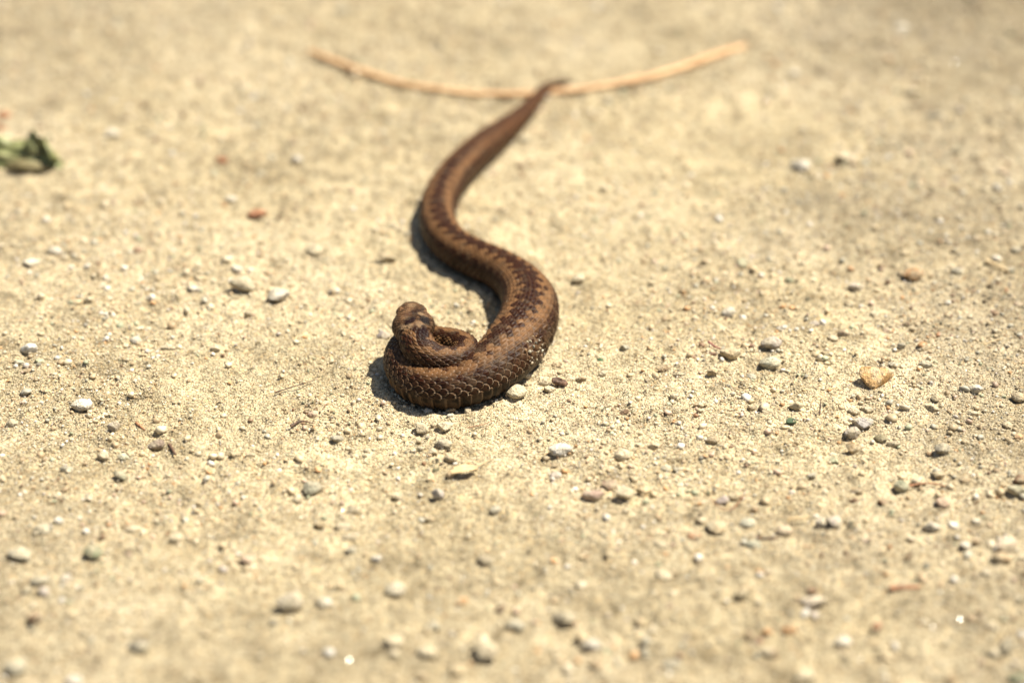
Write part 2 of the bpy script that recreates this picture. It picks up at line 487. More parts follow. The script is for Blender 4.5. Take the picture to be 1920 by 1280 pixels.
# ---- colours
def rnd(a, b):
    h = np.sin(a * 127.1 + b * 311.7) * 43758.5453
    return h - np.floor(h)
rs = rnd(ca, cb); rs2 = rnd(ca + 17, cb * 1.3 + 5)
PER = 0.0066
Sc = np.interp(cb, B1, S)                                   # arc position of each scale's centre
pc_ = 0.85 * row_angle(ca) + 0.15 * PS
sc_ = 0.85 * Sc + 0.15 * S[:, None]
zig = np.abs(((sc_ / PER + 0.12 * vnoise(sc_, sc_ * 0, 90, 4)) % 1) * 2 - 1) * 2 - 1          # -1..1
warp = 0.35 * vnoise(pc_ * 0.02, sc_, 160, 6)
cpos = pc_ / R(1) - 14 * zig
band = smooth(24 + 9 * warp, 18 + 9 * warp, np.abs(cpos))
spotph = (sc_ / PER + 0.25 * np.sign(pc_)) % 1
spot = 1.25 * np.exp(-((np.abs(pc_) / R(1) - 66) / 13) ** 2) * smooth(0.50, 0.25, np.abs(spotph - 0.5))
spot2 = 0.7 * np.exp(-((np.abs(pc_) / R(1) - 92) / 8) ** 2) * smooth(0.50, 0.25, np.abs(((sc_ / PER + 0.75) % 1) - 0.5))
dark = np.clip(np.maximum(np.maximum(band, spot * 0.95), spot2 * 0.7), 0, 1)
tailk = smooth(0.16, 0.07, S)[:, None]                     # the rear third is plainer and redder
dark = dark * (1 - 0.30 * tailk)
light_c = np.array([0.185, 0.098, 0.044]); dark_c = np.array([0.026, 0.0070, 0.0020]); red_c = np.array([0.088, 0.034, 0.0130])
flank_c = np.array([0.052, 0.0245, 0.0122])
aps = np.abs(PS) / R(1)
basec = light_c[None, None] * (1 - smooth(38, 66, aps))[..., None] + flank_c[None, None] * smooth(38, 66, aps)[..., None]
basec = basec * (1 - tailk[..., None]) + red_c[None, None] * tailk[..., None]
basec = basec * (0.80 + 0.40 * rs)[..., None]
basec = basec * (1 - 0.35 * (rs2 < 0.16))[..., None]
colr = basec * (1 - dark[..., None]) + (dark_c * 1.0)[None, None] * (0.7 + 0.7 * rs)[..., None] * dark[..., None]
# dark gap between scales, pale rear edge with its rim highlight painted in, pale keel
rear = smooth(0.58, 0.88, edge) * (db_b < 0.0)
front = smooth(1.42, 1.04, near)
pale = np.array([0.27, 0.18, 0.105])
flankk = smooth(50, 95, aps)
colr = colr * (1 - ((0.45 + 0.40 * flankk) * front)[..., None])
wr = (0.16 + 0.62 * flankk * (rs2 > 0.25)) * rear * (np.abs(da_b) < 0.85)
colr = colr * (1 - wr[..., None]) + pale[None, None] * wr[..., None]
low = smooth(86, 104, aps) * smooth(0.62, 0.84, edge) * (db_b < -0.12) * (rs > 0.15) * smooth(0.75, 0.25, np.abs(da_b + 0.15))
colr = colr * (1 - 0.6 * low[..., None]) + np.array([0.72, 0.60, 0.46])[None, None] * (0.6 * low)[..., None]
keel = np.exp(-(da_b / 0.13) ** 2) * (1 - flankk) * smooth(0.45, -0.1, db_b) * (0.58 - 0.40 * dark)
colr = colr * (1 - keel[..., None]) + (light_c * np.array([1.55, 1.6, 1.6]))[None, None] * keel[..., None]
# belly shields
rv = rnd(bv, np.sign(PS) * 3 + 2); 
vent_c = np.array([0.056, 0.035, 0.020])[None, None] * (0.7 + 0.6 * rv)[..., None]
vsp = (vnoise(B * 0.011, PS * 0.02, 170, 9) > 0.0) & (np.abs(dbv) < 0.36)
vent_c = np.where(vsp[..., None], vent_c * 0.28, vent_c)
vr = smooth(-0.30, -0.44, dbv)
vent_c = vent_c * (1 - 0.6 * vr[..., None]) + pale[None, None] * 0.9 * (0.6 * vr)[..., None]
vent_c = vent_c * (1 - 0.6 * smooth(0.38, 0.49, dbv))[..., None]
colr = colr * (1 - lat[..., None]) + vent_c * lat[..., None]
# head markings
hk = smooth(0.0, 0.12, HT)[..., None]
headbase = np.array([0.125, 0.070, 0.036])[None, None] * (0.35 + 1.3 * rs)[..., None]
headbase = headbase * (1 - 0.75 * front)[..., None]
colr = colr * (1 - hk) + headbase * hk
PX, PY, _ = project(V.reshape(-1, 3)); PX = PX.reshape(nr, NA); PY = PY.reshape(nr, NA)
topk = (np.abs(PS) < R(98)) & (S[:, None] > TOTAL - HEAD_LEN - 0.022)
def blotch(cx, cy, rx, ry, ang, col, k=1.0):
    global colr
    dx = PX - cx; dy = PY - cy; c_, s_ = math.cos(R(ang)), math.sin(R(ang))
    u = (dx * c_ + dy * s_) / rx; v = (-dx * s_ + dy * c_) / ry
    f = smooth(1.25, 0.7, np.sqrt(u * u + v * v) + 0.25 * (rs - 0.5)) * topk * k
    colr = colr * (1 - f[..., None]) + (0.75 + 0.5 * rs)[..., None] * np.array(col)[None, None] * f[..., None]
paleh = (0.29, 0.20, 0.12)
blotch(760, 612, 17, 6, -12, paleh, 0.75)
blotch(790, 610, 12, 6, 30, paleh, 0.7)
blotch(769, 601, 14, 6, -28, (0.012, 0.004, 0.002), 1.0)
blotch(797, 600, 14, 7, 40, (0.010, 0.005, 0.003), 1.0)
blotch(795, 623, 11, 14, -22, (0.016, 0.005, 0.002), 1.0)
blotch(764, 635, 14, 8, 35, (0.045, 0.014, 0.006), 0.95)
blotch(781, 585, 12, 5, 10, (0.030, 0.014, 0.008), 0.8)
blotch(772, 572, 9, 4, 0, paleh, 0.6)
blotch(789, 588, 6, 3, 20, paleh, 0.7)
blotch(763, 590, 9, 4, -10, (0.075, 0.036, 0.018), 0.8)
post = np.exp(-((np.abs(PS) - R(84)) / R(12)) ** 2) * smooth(0.12, 0.2, HT) * smooth(0.72, 0.6, HT)
colr = colr * (1 - 0.7 * post[..., None]) + np.array([0.035, 0.018, 0.010])[None, None] * (0.7 * post)[..., None]
lip = np.exp(-((np.abs(PS) - R(112)) / R(7)) ** 2) * smooth(0.15, 0.3, HT)
colr = colr * (1 - 0.8 * lip[..., None]) + np.array([0.42, 0.34, 0.22])[None, None] * (0.8 * lip)[..., None]
smear = np.exp(-(((PX - 1000) / 30) ** 2 + ((PY - 652) / 34) ** 2)) * (S[:, None] < 0.8 * TOTAL) * smooth(-0.1, 0.25, vnoise(S[:, None] + PS * 0, PS * 0.009, 900, 14)) * 0.7
colr = colr * (1 - smear[..., None]) + np.array([0.17, 0.105, 0.055])[None, None] * smear[..., None]
# dust on the body where it drags
dust = smooth(0.12, 0.30, vnoise(S[:, None] * 1.0 + PS * 0, PS * 0.004, 700, 11)) * 0.25
colr = colr * np.array([0.70, 0.655, 0.60])[None, None]
colr = colr * (1 - dust[..., None] * 0.5) + np.array([0.36, 0.27, 0.17])[None, None] * (dust * 0.25)[..., None]
vi = np.arange(nr * NA).reshape(nr, NA)
nxt = np.roll(vi, -1, axis=1)
quads = np.stack([vi[:-1], vi[1:], nxt[1:], nxt[:-1]], -1).reshape(-1, 4)
snake = bpy.data.objects.new('snake', None)
COL.objects.link(snake)
snake.location = (float(C[fold_c][0]), float(C[fold_c][1]), 0.0)
snake.empty_display_size = 0.02
tag(snake, 'brown zigzag-patterned viper coiled on the sand with its head raised', 'snake')
verts_all = V.reshape(-1, 3) - np.array(snake.location)
body = link_mesh('body', verts_all, quads, M_SNAKE, snake)
set_color(body, np.clip(colr.reshape(-1, 3), 0.002, 0.9))
# close both ends
bm = bmesh.new(); bm.from_mesh(body.data)
bm.verts.ensure_lookup_table()
for ring in (range(0, NA), range((nr - 1) * NA, nr * NA)):
    try: bm.faces.new([bm.verts[i] for i in ring])
    except ValueError: pass
bmesh.ops.recalc_face_normals(bm, faces=bm.faces)
bm.to_mesh(body.data); bm.free()
body.data.polygons.foreach_set('use_smooth', np.ones(len(body.data.polygons), bool))

def uv_sphere(rad, nu=20, nv=12, sc=(1, 1, 1)):
    vs = []; fs = []
    for j in range(nv + 1):
        th = math.pi * j / nv
        for i in range(nu):
            ph = 2 * math.pi * i / nu
            vs.append((rad * sc[0] * math.sin(th) * math.cos(ph), rad * sc[1] * math.sin(th) * math.sin(ph), rad * sc[2] * math.cos(th)))
    for j in range(nv):
        for i in range(nu):
            fs.append((j * nu + i, (j + 1) * nu + i, (j + 1) * nu + (i + 1) % nu, j * nu + (i + 1) % nu))
    return vs, fs
m_eye, ntE, bE = new_mat('snake_eye')
tcE = N(ntE, 'ShaderNodeTexCoord'); gE = N(ntE, 'ShaderNodeTexNoise'); gE.inputs['Scale'].default_value = 2500
ntE.links.new(tcE.outputs['Object'], gE.inputs['Vector'])
rE = ramp(ntE, [(0.35, (0.02, 0.008, 0.004)), (0.7, (0.22, 0.07, 0.02))]); ntE.links.new(gE.outputs['Fac'], rE.inputs[0])
ntE.links.new(rE.outputs[0], bE.inputs['Base Color']); bE.inputs['Roughness'].default_value = 0.08
ie = np.argmin(np.abs(headt - 0.70) + (~is_head) * 9)
for sgn in (-1, 1):
    p = C[ie] + SIDE[ie] * sgn * (wid[ie] - 0.0001) + UPR[ie] * 0.0022
    ev, ef = uv_sphere(0.0017)
    eo = link_mesh('eye', np.array(ev) + p - np.array(snake.location), ef, m_eye, snake)

# ------------------------------------------------------------------ tubes, leaf, bits
def tube(name, pts, radii, mat, sides=10, parent=None, flat=1.0, groove=0.0):
    P = np.array(pts, float); n = len(P)
    T = np.gradient(P, axis=0); T /= np.linalg.norm(T, axis=1)[:, None]
    vs = []; fs = []
    for i in range(n):
        u = np.array([0, 0, 1.0]); u = u - T[i] * (u @ T[i])
        if np.linalg.norm(u) < 1e-3: u = np.array([0, 1.0, 0])
        u /= np.linalg.norm(u); s = np.cross(T[i], u)
        for k in range(sides):
            a = 2 * math.pi * k / sides
            rr = radii[i] * (1 - groove * (math.cos(a) > 0.9))
            vs.append(P[i] + s * math.sin(a) * rr + u * math.cos(a) * rr * flat)
    for i in range(n - 1):
        for k in range(sides):
            fs.append((i * sides + k, (i + 1) * sides + k, (i + 1) * sides + (k + 1) % sides, i * sides + (k + 1) % sides))
    fs.append(tuple(range(sides)[::-1])); fs.append(tuple((n - 1) * sides + k for k in range(sides)))
    base = P[n // 2].copy(); base[2] = P[:, 2].min()
    o = link_mesh(name, np.array(vs) - base, fs, mat, parent)
    o.location = base
    return o

def pixel_path(pix, lift, n=60, wob=0.0):
    P = np.array([unproj(px, py, 0) for px, py in pix])
    d = catmull(np.column_stack([P, np.zeros(len(P))]), 30)[:, :3]
    a = np.concatenate([[0], np.cumsum(np.linalg.norm(np.diff(d, axis=0), axis=1))])
    s = np.linspace(0, a[-1], n)
    q = np.stack([np.interp(s, a, d[:, k]) for k in range(3)], 1)
    q[:, 2] = h_low(q[:, 0], q[:, 1]) + lift + 0.0005
    if wob:
        q[:, 2] += wob * (vnoise(s, s * 0, 120, 3))
    return q

straw_px = [(579, 101), (638, 124), (700, 147), (780, 169), (860, 180), (940, 183), (1020, 180), (1100, 173), (1180, 159), (1260, 138), (1330, 113), (1397, 88)]
q = pixel_path(straw_px, 0.0017, 90)
rad = np.interp(np.linspace(0, 1, 90), [0, .05, .3, .6, .93, 1], [1.2, 1.7, 1.8, 1.9, 2.2, 1.9]) * MM * (1 + 0.10 * np.array([vnoise(i * .01, 0, 30, 2) for i in range(90)]))
rad = rad * (1 + 0.16 * np.exp(-((np.linspace(0, 1, 90)[:, None] - np.array([[0.13, 0.37, 0.71, 0.88]])) / 0.010) ** 2).sum(1))
q[:, 1] += 0.0012 * vnoise(np.linspace(0, 1, 90), np.zeros(90), 9, 5) + 0.0006 * vnoise(np.linspace(0, 1, 90), np.zeros(90), 31, 6)
straw = tube('straw_stem', q, rad, M_STRAW, 14, flat=0.85, groove=0.12)
tag(straw, 'long curved orange-tan dry stem lying under the snake\'s tail tip', 'dry stem')

def stick(name, pix, r_mm, mat, label, cat, lift=0.0, taper=0.6, n=14, ends_up=0.0, group=None):
    q = pixel_path(pix, r_mm * MM * 0.8 + lift, n)
    if ends_up: q[:, 2] += np.linspace(0, 1, n) * ends_up
    rr = np.linspace(1, taper, n) * r_mm * MM * (1 + 0.15 * np.sin(np.arange(n) * 1.7))
    return tag(tube(name, q, rr, mat, 8), label, cat, group)

stick('twig', [(1848, 497), (1868, 505), (1890, 514)], 1.0, M_STRAW2, 'short pale brown stick lying in the coarse grit at the path edge', 'twig')
stick('twig', [(516, 739), (550, 727), (592, 713)], 0.28, M_BARK, 'thin dark sprig lying on bare sand beside the coil', 'twig', 0.0006, 0.4)
stick('twig', [(255, 795), (262, 801), (272, 809)], 0.45, M_RUST, 'tiny reddish stick near a lilac grey pebble', 'twig')
stick('twig', [(1477, 980), (1498, 979), (1518, 976)], 0.55, M_STRAW2, 'pale yellow straw fragment beside a pair of lilac pebbles', 'straw')
stick('twig', [(1060, 725), (1063, 740), (1066, 752)], 0.35, M_STRAW2, 'short yellow straw sliver in front of a dark bark crumb', 'straw')
stick('twig', [(1536, 782), (1537, 776), (1538, 768)], 0.4, M_BARK, 'tiny brown splinter standing up out of the grit', 'splinter', 0.0, 0.4, 10, 0.004)
stick('twig', [(1704, 914), (1728, 910), (1752, 911), (1772, 916)], 0.4, M_RUST, 'thin curved brown stalk touching the round green-grey pebble', 'stalk')
stick('twig', [(1395, 938), (1365, 968), (1340, 955), (1330, 945)], 0.22, M_RUST, 'hair-thin looping rootlet around a lilac pebble', 'rootlet', 0.0008)
stick('twig', [(1418, 1016), (1440, 1018), (1462, 1017)], 0.55, M_BARK, 'dark narrow stick beside a pale greenish pebble', 'twig')
stick('bark_sliver', [(1668, 1115), (1692, 1114), (1724, 1114)], 1.05, M_RUST, 'purplish brown bark sliver lying flat on the sand', 'bark')
stick('twig', [(990, 489), (1004, 494), (1024, 499)], 0.3, M_STRAW2, 'fine straw hair sticking out past the snake\'s back', 'straw', 0.001)
stick('twig', [(1328, 646), (1340, 655), (1352, 660)], 0.5, M_REDSTEM, 'small dark red stem leaning on a speckled pebble', 'stem', 0.001)
stick('twig', [(876, 803), (905, 797), (926, 789)], 0.2, M_RUST, 'hair-thin brown rootlet on the sand in front of the coil', 'rootlet', 0.0006)
stick('twig', [(318, 838), (324, 848), (330, 858)], 0.7, M_BARK, 'dark bark splinter lying beside a brown-grey pebble', 'bark')
stick('twig', [(1845, 655), (1862, 648), (1880, 642)], 0.25, M_STRAW2, 'thin pale hair of straw on the coarse grit', 'straw', 0.0006)
stick('twig', [(545, 800), (565, 792), (590, 797)], 0.6, M_BARK, 'ragged dark twig crumb among small flat stones', 'twig', 0, 0.3)

def crumb(name, px, py, w, h, mat, label, cat, ang=0, rough=0.35, seed=1, lift=0.0):
    """a flat irregular chip: w, h in photo pixels"""
    s = px_per_m(py); W = w / s; D = max(h / s * 1.1, W * 0.25); T = W * 0.22
    bm = bmesh.new(); bmesh.ops.create_icosphere(bm, subdivisions=2, radius=1)
    rr = random.Random(seed)
    pl = [(Vector((rr.uniform(-1, 1), rr.uniform(-1, 1), rr.uniform(-.6, 1))).normalized(), rr.uniform(0.55, 0.85)) for _ in range(6)]
    for v in bm.verts:
        for nrm, d in pl:
            dd = v.co.dot(nrm)
            if dd > d: v.co -= nrm * (dd - d)
        v.co *= 1 + rough * (rr.random() - 0.5)
        v.co = Vector((v.co.x * W / 2, v.co.y * D / 2, v.co.z * T))
    me = bpy.data.meshes.new(name); bm.to_mesh(me); bm.free(); me.materials.append(mat)
    o = bpy.data.objects.new(name, me); COL.objects.link(o)
    p = unproj(px, py, T * 0.5)
    o.location = (p[0], p[1], float(h_low(p[0], p[1])) + T * 0.7 + lift); o.rotation_euler = (rr.uniform(-.2, .2), rr.uniform(-.2, .2), R(ang))
    return tag(o, label, cat)

crumb('bark_chip', 1050, 713, 38, 15, M_BARK, 'dark brown bark chip beside pebbles at the snake\'s flank', 'bark', -12, seed=3)
crumb('bark_chip', 482, 402, 38, 24, M_RUST, 'rust-brown bark crumb on the sand left of the snake\'s body', 'bark', 20, seed=5)
crumb('bark_chip', 8, 222, 30, 22, M_RUST, 'reddish brown crumb next to the withered green leaf', 'bark', 10, seed=6)
crumb('bark_chip', 2, 246, 26, 14, M_RUST, 'small rusty scrap below the reddish crumb by the leaf', 'bark', -20, seed=7)
crumb('charred_crumb', 1400, 647, 28, 12, M_BARK, 'nearly black crumb behind the speckled tan pebble', 'crumb', -18, seed=9)
crumb('bark_chip', 1332, 663, 26, 9, M_BARK, 'dark flat chip lying left of the speckled tan pebble', 'bark', 0, seed=10)
crumb('moss_bit', 1122, 673, 15, 16, M_GREEN, 'tiny green moss fragment on the sand right of the snake', 'moss', 40, 0.6, seed=11)
crumb('bark_chip', 415, 298, 24, 16, M_RUST, 'soft orange-brown crumb far left of the snake\'s tail', 'bark', 0, seed=13)

# small green leaf scrap
def blade(name, px, py, pts, mat, label, cat, thick=0.0004, lift=0.0006, rot=0.0):
    """pts: rows of (u, v, z) in metres around the base point -> a thin solid blade"""
    rows = np.array(pts, float)                 # (nu, nv, 3)
    nu, nv = rows.shape[:2]
    top = rows.reshape(-1, 3)
    dzu = np.gradient(rows, axis=0); dzv = np.gradient(rows, axis=1)
    nn = np.cross(dzu, dzv); nn /= np.linalg.norm(nn, axis=2)[..., None] + 1e-12
    bot = (rows - nn * thick).reshape(-1, 3)
    vs = np.vstack([top, bot]); n = nu * nv; fs = []
    for i in range(nu - 1):
        for j in range(nv - 1):
            a, b, c, d = i * nv + j, (i + 1) * nv + j, (i + 1) * nv + j + 1, i * nv + j + 1
            fs.append((a, b, c, d)); fs.append((n + d, n + c, n + b, n + a))
    loop = [i * nv for i in range(nu)] + [(nu - 1) * nv + j for j in range(1, nv)] + [i * nv + nv - 1 for i in range(nu - 2, -1, -1)] + [j for j in range(nv - 2, 0, -1)]
    for a, b in zip(loop, loop[1:] + loop[:1]): fs.append((a, n + a, n + b, b))
    o = link_mesh(name, vs, fs, mat)
    p = unproj(px, py, 0)
    o.location = (p[0], p[1], float(h_low(p[0], p[1])) + lift); o.rotation_euler.z = R(rot)
    return tag(o, label, cat) if label else o

def lens_blade(L, Wd, curl, droop, nu=14, nv=7, teeth=0.0):
    rows = []
    for i in range(nu):
        t = i / (nu - 1); w = Wd * (math.sin(math.pi * min(t * 0.96 + 0.02, 1)) ** 0.7) * (1 + teeth * math.sin(i * 2.3))
        rows.append([((t - 0.5) * L, w * (j / (nv - 1) * 2 - 1), curl * abs(j / (nv - 1) * 2 - 1) ** 1.6 * Wd + droop * math.sin(t * 3.1) * L) for j in range(nv)])
    return rows
blade('leaf_scrap', 1483, 797, lens_blade(0.0035, 0.0016, 0.7, 0.15), M_GREEN, 'tiny dark green leaf scrap near an upright splinter', 'leaf', rot=20)
sp = bpy.data.objects.new('seed_sprig', None); COL.objects.link(sp)
p = unproj(870, 888, 0); sp.location = (p[0], p[1], float(h_low(p[0], p[1])))
tag(sp, 'dry tan leaflet with a hair-thin stalk lying before the coil', 'dry leaf')
lf = blade('leaflet', 870, 888, lens_blade(0.0105, 0.0022, 0.55, 0.10, 16, 7, 0.06), M_STRAW2, None, None, 0.0003, 0.001, 20)
lf.parent = sp; lf.location = (0, 0, 0.0012)
qq = pixel_path([(888, 880), (905, 872), (925, 862)], 0.0010, 12)
stt = tube('stalk', qq, np.linspace(0.35, 0.18, 12) * MM, M_STRAW2, 6, sp)
stt.location = stt.location - sp.location
for a in (sp,): pass

# the withered leaf at the edge of the view: a crumpled lobed blade curling up at its rim
LF = bpy.data.objects.new('withered_leaf', None); COL.objects.link(LF)
p = unproj(40, 322, 0); LF.location = (p[0], p[1], float(h_low(p[0], p[1])))
tag(LF, 'withered dark green crumpled leaf curling up off the sand', 'leaf')
nu, nv = 52, 30
rows = np.zeros((nu, nv, 3))
for i in range(nu):
    t = i / (nu - 1)                                    # along the leaf, left to right
    xr = -0.030 + 0.050 * t
    top = float(np.interp(t, [0, .25, .5, .62, .67, .71, .77, .86, .95, 1.0], [0.010, 0.0125, 0.0110, 0.0095, 0.0160, 0.0170, 0.0122, 0.0130, 0.0110, 0.0045]))
    for j in range(nv):
        v = j / (nv - 1)                                # front rim to rear rim
        lean = float(np.interp(t, [0, .6, .75, 1], [0.95, 0.85, 0.35, 0.25]))
        y = 0.0125 * lean * v + 0.0025 * math.sin(7 * t) * (1 - v) - 0.006 * smooth(0.80, 1.0, t) * (0.3 + v)
        z = top * (v ** (1.15 - 0.3 * t)) + 0.0007 * math.sin(31 * t + 2) * v + 0.0008 * math.sin(13 * v + 9 * t)
        # the right-hand lobe cups towards the viewer
        cup = smooth(0.62, 0.95, t) * math.sin(math.pi * v)
        y += 0.0050 * cup
        x = xr - 0.0040 * smooth(0.75, 1.0, t) * v + 0.0009 * math.sin(11 * v + 5 * t)
        rows[i, j] = (x, y, max(z, 0.0) + 0.0006)
lb = blade('leaf_blade', 40, 322, rows, M_LEAF, None, None, 0.0006, 0.0)
lb.parent = LF; lb.location = (0, 0, 0.0002)
vein = np.array([rows[i, 7 + i // 6] + np.array([0, -0.0006, 0.0002]) for i in range(2, 44, 2)])
vt = tube('midrib', vein, np.linspace(0.8, 0.3, len(vein)) * MM, M_LEAFUNDER, 7, LF)
fl = blade('leaf_fold', 40, 322, [[(-0.006 + 0.021 * a, -0.0035 - 0.0030 * math.sin(math.pi * b) * math.sin(math.pi * (0.1 + 0.8 * a)), 0.0006 + 0.0058 * b * (0.75 + 0.3 * math.sin(a * 4))) for b in np.linspace(0, 1, 8)] for a in np.linspace(0, 1, 16)], M_LEAFUNDER, None, None, 0.0005, 0.0)
fl.parent = LF; fl.location = (0, 0, 0.0002)

# ------------------------------------------------------------------ pebbles
PALETTE = {
    'white': (0.60, 0.55, 0.46), 'cream': (0.54, 0.455, 0.31), 'buff': (0.47, 0.37, 0.225), 'tan': (0.38, 0.28, 0.165), 'brown': (0.23, 0.145, 0.085),
    'grey': (0.40, 0.365, 0.275), 'dark grey': (0.24, 0.215, 0.165), 'lilac': (0.46, 0.395, 0.325), 'pink': (0.48, 0.345, 0.245), 'orange': (0.50, 0.29, 0.135),
    'green': (0.36, 0.365, 0.235), 'dark green': (0.14, 0.16, 0.09)}

def pebble_mesh(seed, sub, angular):
    rr = random.Random(seed)
    bm = bmesh.new(); bmesh.ops.create_icosphere(bm, subdivisions=sub, radius=1)
    ncut = 10 if angular else 6
    pl = [(Vector((rr.uniform(-1, 1), rr.uniform(-1, 1), rr.uniform(-.5, 1))).normalized(), rr.uniform(0.45, 0.78) if angular else rr.uniform(0.62, 0.88)) for _ in range(ncut)]
    o1, o2 = rr.random() * 50, rr.random() * 50
    am = 0.24 if angular else 0.17
    for v in bm.verts:
        n = v.co.copy()
        d = 1 + am * 2 * float(vnoise(n.x + o1, n.y + n.z * 1.7 + o2, 1.3, 1)) + am * float(vnoise(n.x * 1.3 - n.z + o2, n.y + n.z + o1, 3.1, 2)) + (0.13 * float(vnoise(n.x + n.z * 2 + o1, n.y - n.z + o2, 6.5, 5)))
        v.co = n * d
        for nrm, k in pl:
            dd = v.co.dot(nrm)
            if dd > k: v.co -= nrm * (dd - k) * (0.92 if angular else 0.75)
    xs = [v.co.x for v in bm.verts]; ys = [v.co.y for v in bm.verts]; zs = [v.co.z for v in bm.verts]
    cx, cy, cz_ = (max(xs) + min(xs)) / 2, (max(ys) + min(ys)) / 2, (max(zs) + min(zs)) / 2
    ex, ey, ez = (max(xs) - min(xs)), (max(ys) - min(ys)), (max(zs) - min(zs))
    for v in bm.verts: v.co = Vector(((v.co.x - cx) / ex, (v.co.y - cy) / ey, (v.co.z - cz_) / ez))
    me = bpy.data.meshes.new('pebble'); bm.to_mesh(me); bm.free()
    me.polygons.foreach_set('use_smooth', np.full(len(me.polygons), True))
    me.materials.append(M_STONE)
    return me
ROUND = [pebble_mesh(100 + i, 3, False) for i in range(12)]
ANGUL = [pebble_mesh(200 + i, 3, True) for i in range(12)]
SMALL = [pebble_mesh(300 + i, 2, i % 2 == 0) for i in range(16)]

def place_pebble(px, py, w, h, colour, label, group=None, angular=False, rot=None, name='pebble', mesh=None, sink=0.13, tint=None):
    s = px_per_m(py); W = w / s * (0.90 if group else 1.0)
    Dp = W * random.uniform(0.62, 0.95)
    Hh = (h / s - 0.42 * Dp) / 0.80
    Hh = min(max(Hh, 0.56 * W), 1.0 * W)
    if h / w < 0.55: Dp = W * 0.62; Hh = max(0.42 * W, min(Hh, 0.55 * W))
    me = mesh or (random.choice(ANGUL) if angular else random.choice(ROUND))
    o = bpy.data.objects.new(name, me); COL.objects.link(o)
    zc = Hh * (0.5 - sink)
    p = unproj(px, py, zc)
    o.location = (p[0], p[1], float(h_full(p[0], p[1])) * 0.8 + zc)
    o.scale = (W, Dp, Hh)
    o.rotation_euler = (random.uniform(-.12, .12), random.uniform(-.12, .12), random.uniform(-.6, .6) if rot is None else R(rot))
    c = np.array(PALETTE[colour] if tint is None else tint) * random.uniform(0.88, 1.06) * (1 if tint is None else 0.86)
    o.color = (*[float(min(v, 0.9)) for v in c], 1)
    tag(o, label, 'pebble', group)
    return o

